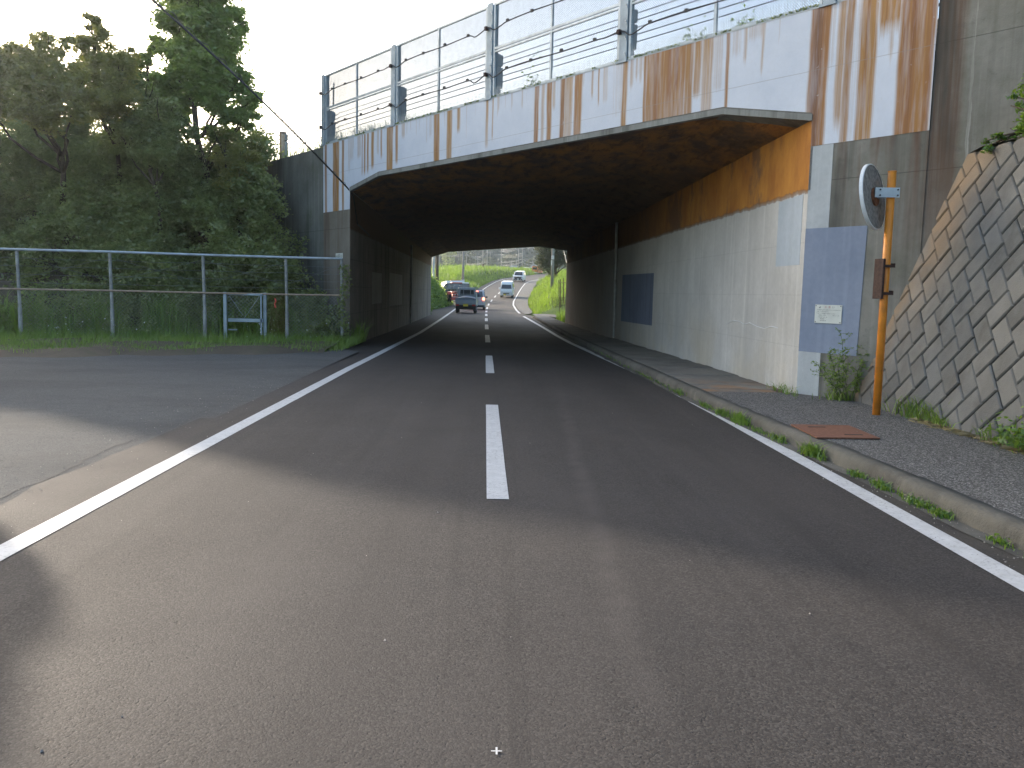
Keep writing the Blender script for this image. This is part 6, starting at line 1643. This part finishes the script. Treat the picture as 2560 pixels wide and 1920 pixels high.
# --- white kei van coming towards us
t = empty('minivan', label='small white boxy van driving towards the tunnel', cat='van')
b = MB(); loft(b, [(-1.68, .25), (1.60, .25), (1.68, .62), (1.64, .95), (1.28, 1.72), (1.05, 1.88), (-1.55, 1.90), (-1.66, 1.75)], 1.46, .12, 1.0); lpart(b, 'body', 'white_car', t, bevel=.06)
panel(t, 'windscreen', 'glass', [(.62, 1.62, 1.05), (-.62, 1.62, 1.05), (-.56, 1.40, 1.52), (.56, 1.40, 1.52)], .015)
lpart(MB().box((0, 1.68, .50), (.70, .03, .10)), 'grille', 'trim', t)
lpart(MB().box((0, 1.68, .66), (1.0, .02, .03)), 'trim_line', 'trim', t)
for s_ in (-1, 1):
    lpart(MB().box((s_ * .58, 1.665, .70), (.24, .04, .16)), 'head_lamp', 'head_lamp', t)
    lpart(MB().box((s_ * .84, 1.25, 1.08), (.16, .10, .22)), 'wing_mirror', 'white_car', t)
    panel(t, 'side_window', 'glass', [(s_ * .735, -1.5, 1.08), (s_ * .735, 1.2, 1.08), (s_ * .68, 1.0, 1.6), (s_ * .68, -1.5, 1.6)][::s_], .012)
lpart(MB().box((.18, 1.70, .36), (.33, .012, .165)), 'number_plate', 'plate_y', t)
wheels(t, 1.46, (-1.15, 1.15), .28); put(t, 2.25, 102, R(180 - 5))
# --- white minivan with dark grille further off
t = empty('minivan', label='white minivan with large black grille on the far bend', cat='van')
b = MB(); loft(b, [(-2.3, .28), (2.2, .25), (2.3, .60), (2.25, .98), (1.5, 1.12), (.75, 1.78), (-2.0, 1.88), (-2.28, 1.6)], 1.83, .22, 1.05); lpart(b, 'body', 'white_car', t, bevel=.07)
panel(t, 'windscreen', 'glass', [(.76, 1.50, 1.14), (-.76, 1.50, 1.14), (-.62, .84, 1.74), (.62, .84, 1.74)], .02)
b = MB(); b.prism([(-.80, 2.31, .97), (.80, 2.31, .97), (.66, 2.31, .62), (.88, 2.31, .32), (-.88, 2.31, .32), (-.66, 2.31, .62)][::-1], (0, .03, 0)); lpart(b, 'grille', 'trim', t)
for s_ in (-1, 1):
    lpart(MB().box((s_ * .72, 2.32, .84), (.34, .05, .09)), 'head_lamp', 'head_lamp', t)
    b = MB(); b.prism([(s_ * .62, 2.35, .66), (s_ * .70, 2.35, .66), (s_ * .48, 2.35, .40), (s_ * .40, 2.35, .40)], (0, .01, 0)); lpart(b, 'chrome_strip', 'head_lamp', t)
    lpart(MB().box((s_ * 1.0, 1.2, 1.15), (.2, .1, .16)), 'wing_mirror', 'white_car', t)
    panel(t, 'side_window', 'glass', [(s_ * .92, -2.0, 1.12), (s_ * .92, 1.2, 1.12), (s_ * .80, .7, 1.68), (s_ * .80, -1.9, 1.68)][::s_], .012)
lpart(MB().box((0, 2.36, .50), (.33, .012, .165)), 'number_plate', 'plate_w', t)
wheels(t, 1.83, (-1.4, 1.4), .33); put(t, 5.55, 154, R(180 - 9))
# --- orange van going away, half behind the pine
t = empty('van', label='orange van driving away on the far bend beside the pine', cat='van')
b = MB(); loft(b, [(-1.68, .28), (1.62, .28), (1.66, .9), (1.2, 1.75), (-1.5, 1.90), (-1.66, 1.7)], 1.60, .12, 1.0); lpart(b, 'body', 'orange_car', t, bevel=.06)
panel(t, 'rear_window', 'glass', [(-.60, -1.665, 1.1), (.60, -1.665, 1.1), (.55, -1.665, 1.6), (-.55, -1.665, 1.6)], .012)
lpart(MB().box((0, -1.69, .36), (1.4, .06, .14)), 'bumper', 'white_car', t)
for s_ in (-1, 1): lpart(MB().box((s_ * .68, -1.68, .8), (.12, .03, .35)), 'tail_lamp', 'lamp_red', t)
wheels(t, 1.6, (-1.1, 1.1), .3); put(t, 11.7, 205, R(-26))
# --- parked cars left
t = empty('parked_van', label='parked dark van with glare painted on its roof behind the red tractor', cat='van')
b = MB(); loft(b, [(-1.68, .28), (1.60, .28), (1.68, .62), (1.60, .98), (1.15, 1.62), (1.0, 1.70), (-1.55, 1.72), (-1.66, 1.6)], 1.46, .14, 1.0); lpart(b, 'body', 'black_car', t, bevel=.05)
lpart(MB().box((0, -.25, 1.71), (1.30, 2.6, .14)), 'roof', 'white_car', t, bevel=.03)  # roof glare drawn as a white slab
panel(t, 'windscreen', 'head_lamp', [(.64, 1.60, .98), (-.64, 1.60, .98), (-.58, 1.17, 1.60), (.58, 1.17, 1.60)], .03)  # bright reflection painted in as a pale pane
for s_ in (-1, 1):
    panel(t, 'side_window', 'glass', [(s_ * .735, -1.4, 1.05), (s_ * .735, 1.1, 1.05), (s_ * .67, .9, 1.55), (s_ * .67, -1.4, 1.55)][::s_], .012)
    lpart(MB().box((s_ * .6, 1.66, .72), (.22, .05, .14)), 'head_lamp', 'head_lamp', t)
wheels(t, 1.46, (-1.15, 1.15), .28); put(t, -3.75, 90.5, R(118)); t.location.z += .22
t = empty('parked_car', label='parked white car with reddish roof edge behind the dark van', cat='car')
b = MB(); loft(b, [(-2.1, .3), (2.0, .3), (2.1, .7), (1.2, .98), (.5, 1.50), (-1.2, 1.55), (-1.9, 1.05)], 1.68, .25, .95); lpart(b, 'body', 'white_car', t, bevel=.06)
lpart(MB().box((0, -.6, 1.58), (1.1, 1.2, .04)), 'roof_panel', 'red_mach', t)
panel(t, 'windscreen', 'glass', [(.66, 1.16, 1.0), (-.66, 1.16, 1.0), (-.55, .56, 1.46), (.55, .56, 1.46)], .02)
wheels(t, 1.68, (-1.3, 1.3), .31); put(t, -4.3, 95.5, R(100)); t.location.z += .5
# --- red farm tractor at the roadside
t = empty('farm_tractor', label='red farm tractor with canopy standing left of the grey pickup', cat='tractor')
b = MB(); b.box((0, .55, .85), (.50, 1.2, .42)); b.box((0, -.15, .62), (.60, 1.0, .30)); lpart(b, 'bonnet', 'red_mach', t, bevel=.04)
b = MB(); b.box((0, -.55, 1.86), (.98, 1.0, .10)); lpart(b, 'canopy', 'red_mach', t, bevel=.04)
b = MB()
for s_ in (-1, 1): b.tube([(s_ * .42, -.9, .9), (s_ * .42, -.85, 1.82)], .025, 6); b.tube([(s_ * .40, -.15, .95), (s_ * .42, -.2, 1.82)], .02, 6)
lpart(b, 'canopy_frame', 'trim', t)
for s_ in (-1, 1):
    b = MB(); b.prism([(s_ * .55, -1.0, .78), (s_ * .55, -.85, 1.02), (s_ * .55, -.35, 1.05), (s_ * .55, -.1, .8)], (s_ * .26, 0, 0)); lpart(b, 'mudguard', 'red_mach', t)
    lpart(MB().disc((s_ * .48, -.55, .48), (s_, 0, 0), .48, .30, 20), 'rear_wheel', 'tyre', t)
    lpart(MB().disc((s_ * .38, .85, .30), (s_, 0, 0), .30, .18, 16), 'front_wheel', 'tyre', t)
lpart(MB().box((0, -.62, 1.0), (.40, .36, .10)), 'seat', 'trim', t)
b = MB(); b.box((0, -1.22, .42), (1.15, .40, .26)); lpart(b, 'tiller', 'red_mach', t)
b = MB(); b.box((0, -1.44, .58), (1.10, .03, .04)); b.box((0, -1.44, .80), (.9, .03, .03)); lpart(b, 'bar', 'white_band', t)
put(t, -3.15, 79.5, R(14)); t.location.z += .25

# ============================================================ unseen shade casters left of the frame: an added ridge and a tree
def shade_tree(x, y, zb_, h, r_, label, n=5200, size=.34, grp=None):
    t = empty('broadleaf_tree', (x, y, zb_), label=label, cat='tree', group=grp)
    b = MB(); limb(b, (x, y, zb_ - .2), (x, y, zb_ + h - r_), .28, .08, 6, .1)
    bl = []
    for i in range(16):
        z = zb_ + h * .30 + (h * .70 - r_ * .5) * i / 15
        wdt = r_ * (1 - .45 * abs((i / 15) - .45) * 1.5)
        bl.append((x + rng.uniform(-.55, .55) * wdt, y + rng.uniform(-.55, .55) * wdt, z, wdt * .62))
    for q in bl[::3]: limb(b, (x, y, q[2] - 1), q[:3], .08, .02, 4, .2)
    b.build('trunk', M['bark'], t)
    P = np.concatenate([np.array(q[:3]) + (lambda d: d / np.linalg.norm(d, axis=1)[:, None])(nr.normal(size=(n // 16, 3))) * q[3] * (nr.random((n // 16, 1)) ** .5) for q in bl])
    P = P[P[:, 2] < zb_ + h + .1]
    V, F = leaf_quads(P, size, nr, asp=.8); build_np('crown', V, F, M['leaf_bush'], t)
# ridge added out of view, its crest shaped to draw the shade edge
def ridge(x, y):
    n_ = .6 * x + .8 * y
    side = smooth(0, 2, (-.597 * y) - x)
    h = min(15.1 + (n_ - 14) * 1.0, 33)
    front = smooth(12.2, 14.0, n_)
    m__ = .755 * x + .656 * y
    gap = 1 - max(smooth(5.9, 5.4, m__), smooth(6.6, 7.1, m__))  # crest lowered in this band so sun reaches the tree tops
    h = h * (1 - gap) + min(h, .325 * (-.656 * x + .755 * y - 1.3)) * gap
    return -.3 + (h + .35 * mnoise.noise(Vector((x * .35, y * .35, 0)))) * side * front
mm = MB(); vs = []; xs = [-95 + 1.25 * i for i in range(61)]; ys_ = [24 + 1.25 * j for j in range(62)]
for x in xs:
    for y in ys_: vs.append((x, y, ridge(x, y)))
q = len(ys_)
mm.add(vs, [(i * q + j, (i + 1) * q + j, (i + 1) * q + j + 1, i * q + j + 1) for i in range(len(xs) - 1) for j in range(q - 1)]).build('wooded_hill', M['forest'], origin=(0, 0, 0), kind='structure')  # added shade caster, never in view
P = []
for i in range(60000):
    x = nr.uniform(-80, -16); y = nr.uniform(28, 75); z = ridge(x, y)
    if z > 1: P.append((x, y, z - nr.random() ** 2 * .5))
P = np.array(P); V, F = leaf_quads(P, .55, nr, asp=.8); build_np('canopy', V, F, M['leaf_bush'], None, (-40, 50, 0), kind='stuff', label='leaf canopy on the unseen ridge added for shade left of the frame')
shade_tree(-11.12, 13.3, -.05, 4.85, 1.15, 'small round tree on the verge just outside the left of the frame', n=30000, size=.16)
# air
hz = bpy.data.materials.new('haze'); hz.use_nodes = True; nt_ = hz.node_tree
nt_.nodes.remove(nt_.nodes['Principled BSDF']); pv = nt_.nodes.new('ShaderNodeVolumePrincipled')
pv.inputs['Color'].default_value = (.80, .88, 1.0, 1); pv.inputs['Density'].default_value = .0004; pv.inputs['Anisotropy'].default_value = .86
nt_.links.new(pv.outputs[0], nt_.nodes['Material Output'].inputs['Volume'])
if HAZE:
    MB().box((-60, 300, 45), (760, 720, 93)).build('haze', hz, origin=(0, 0, 0), kind='stuff')
print("part 4 ok")
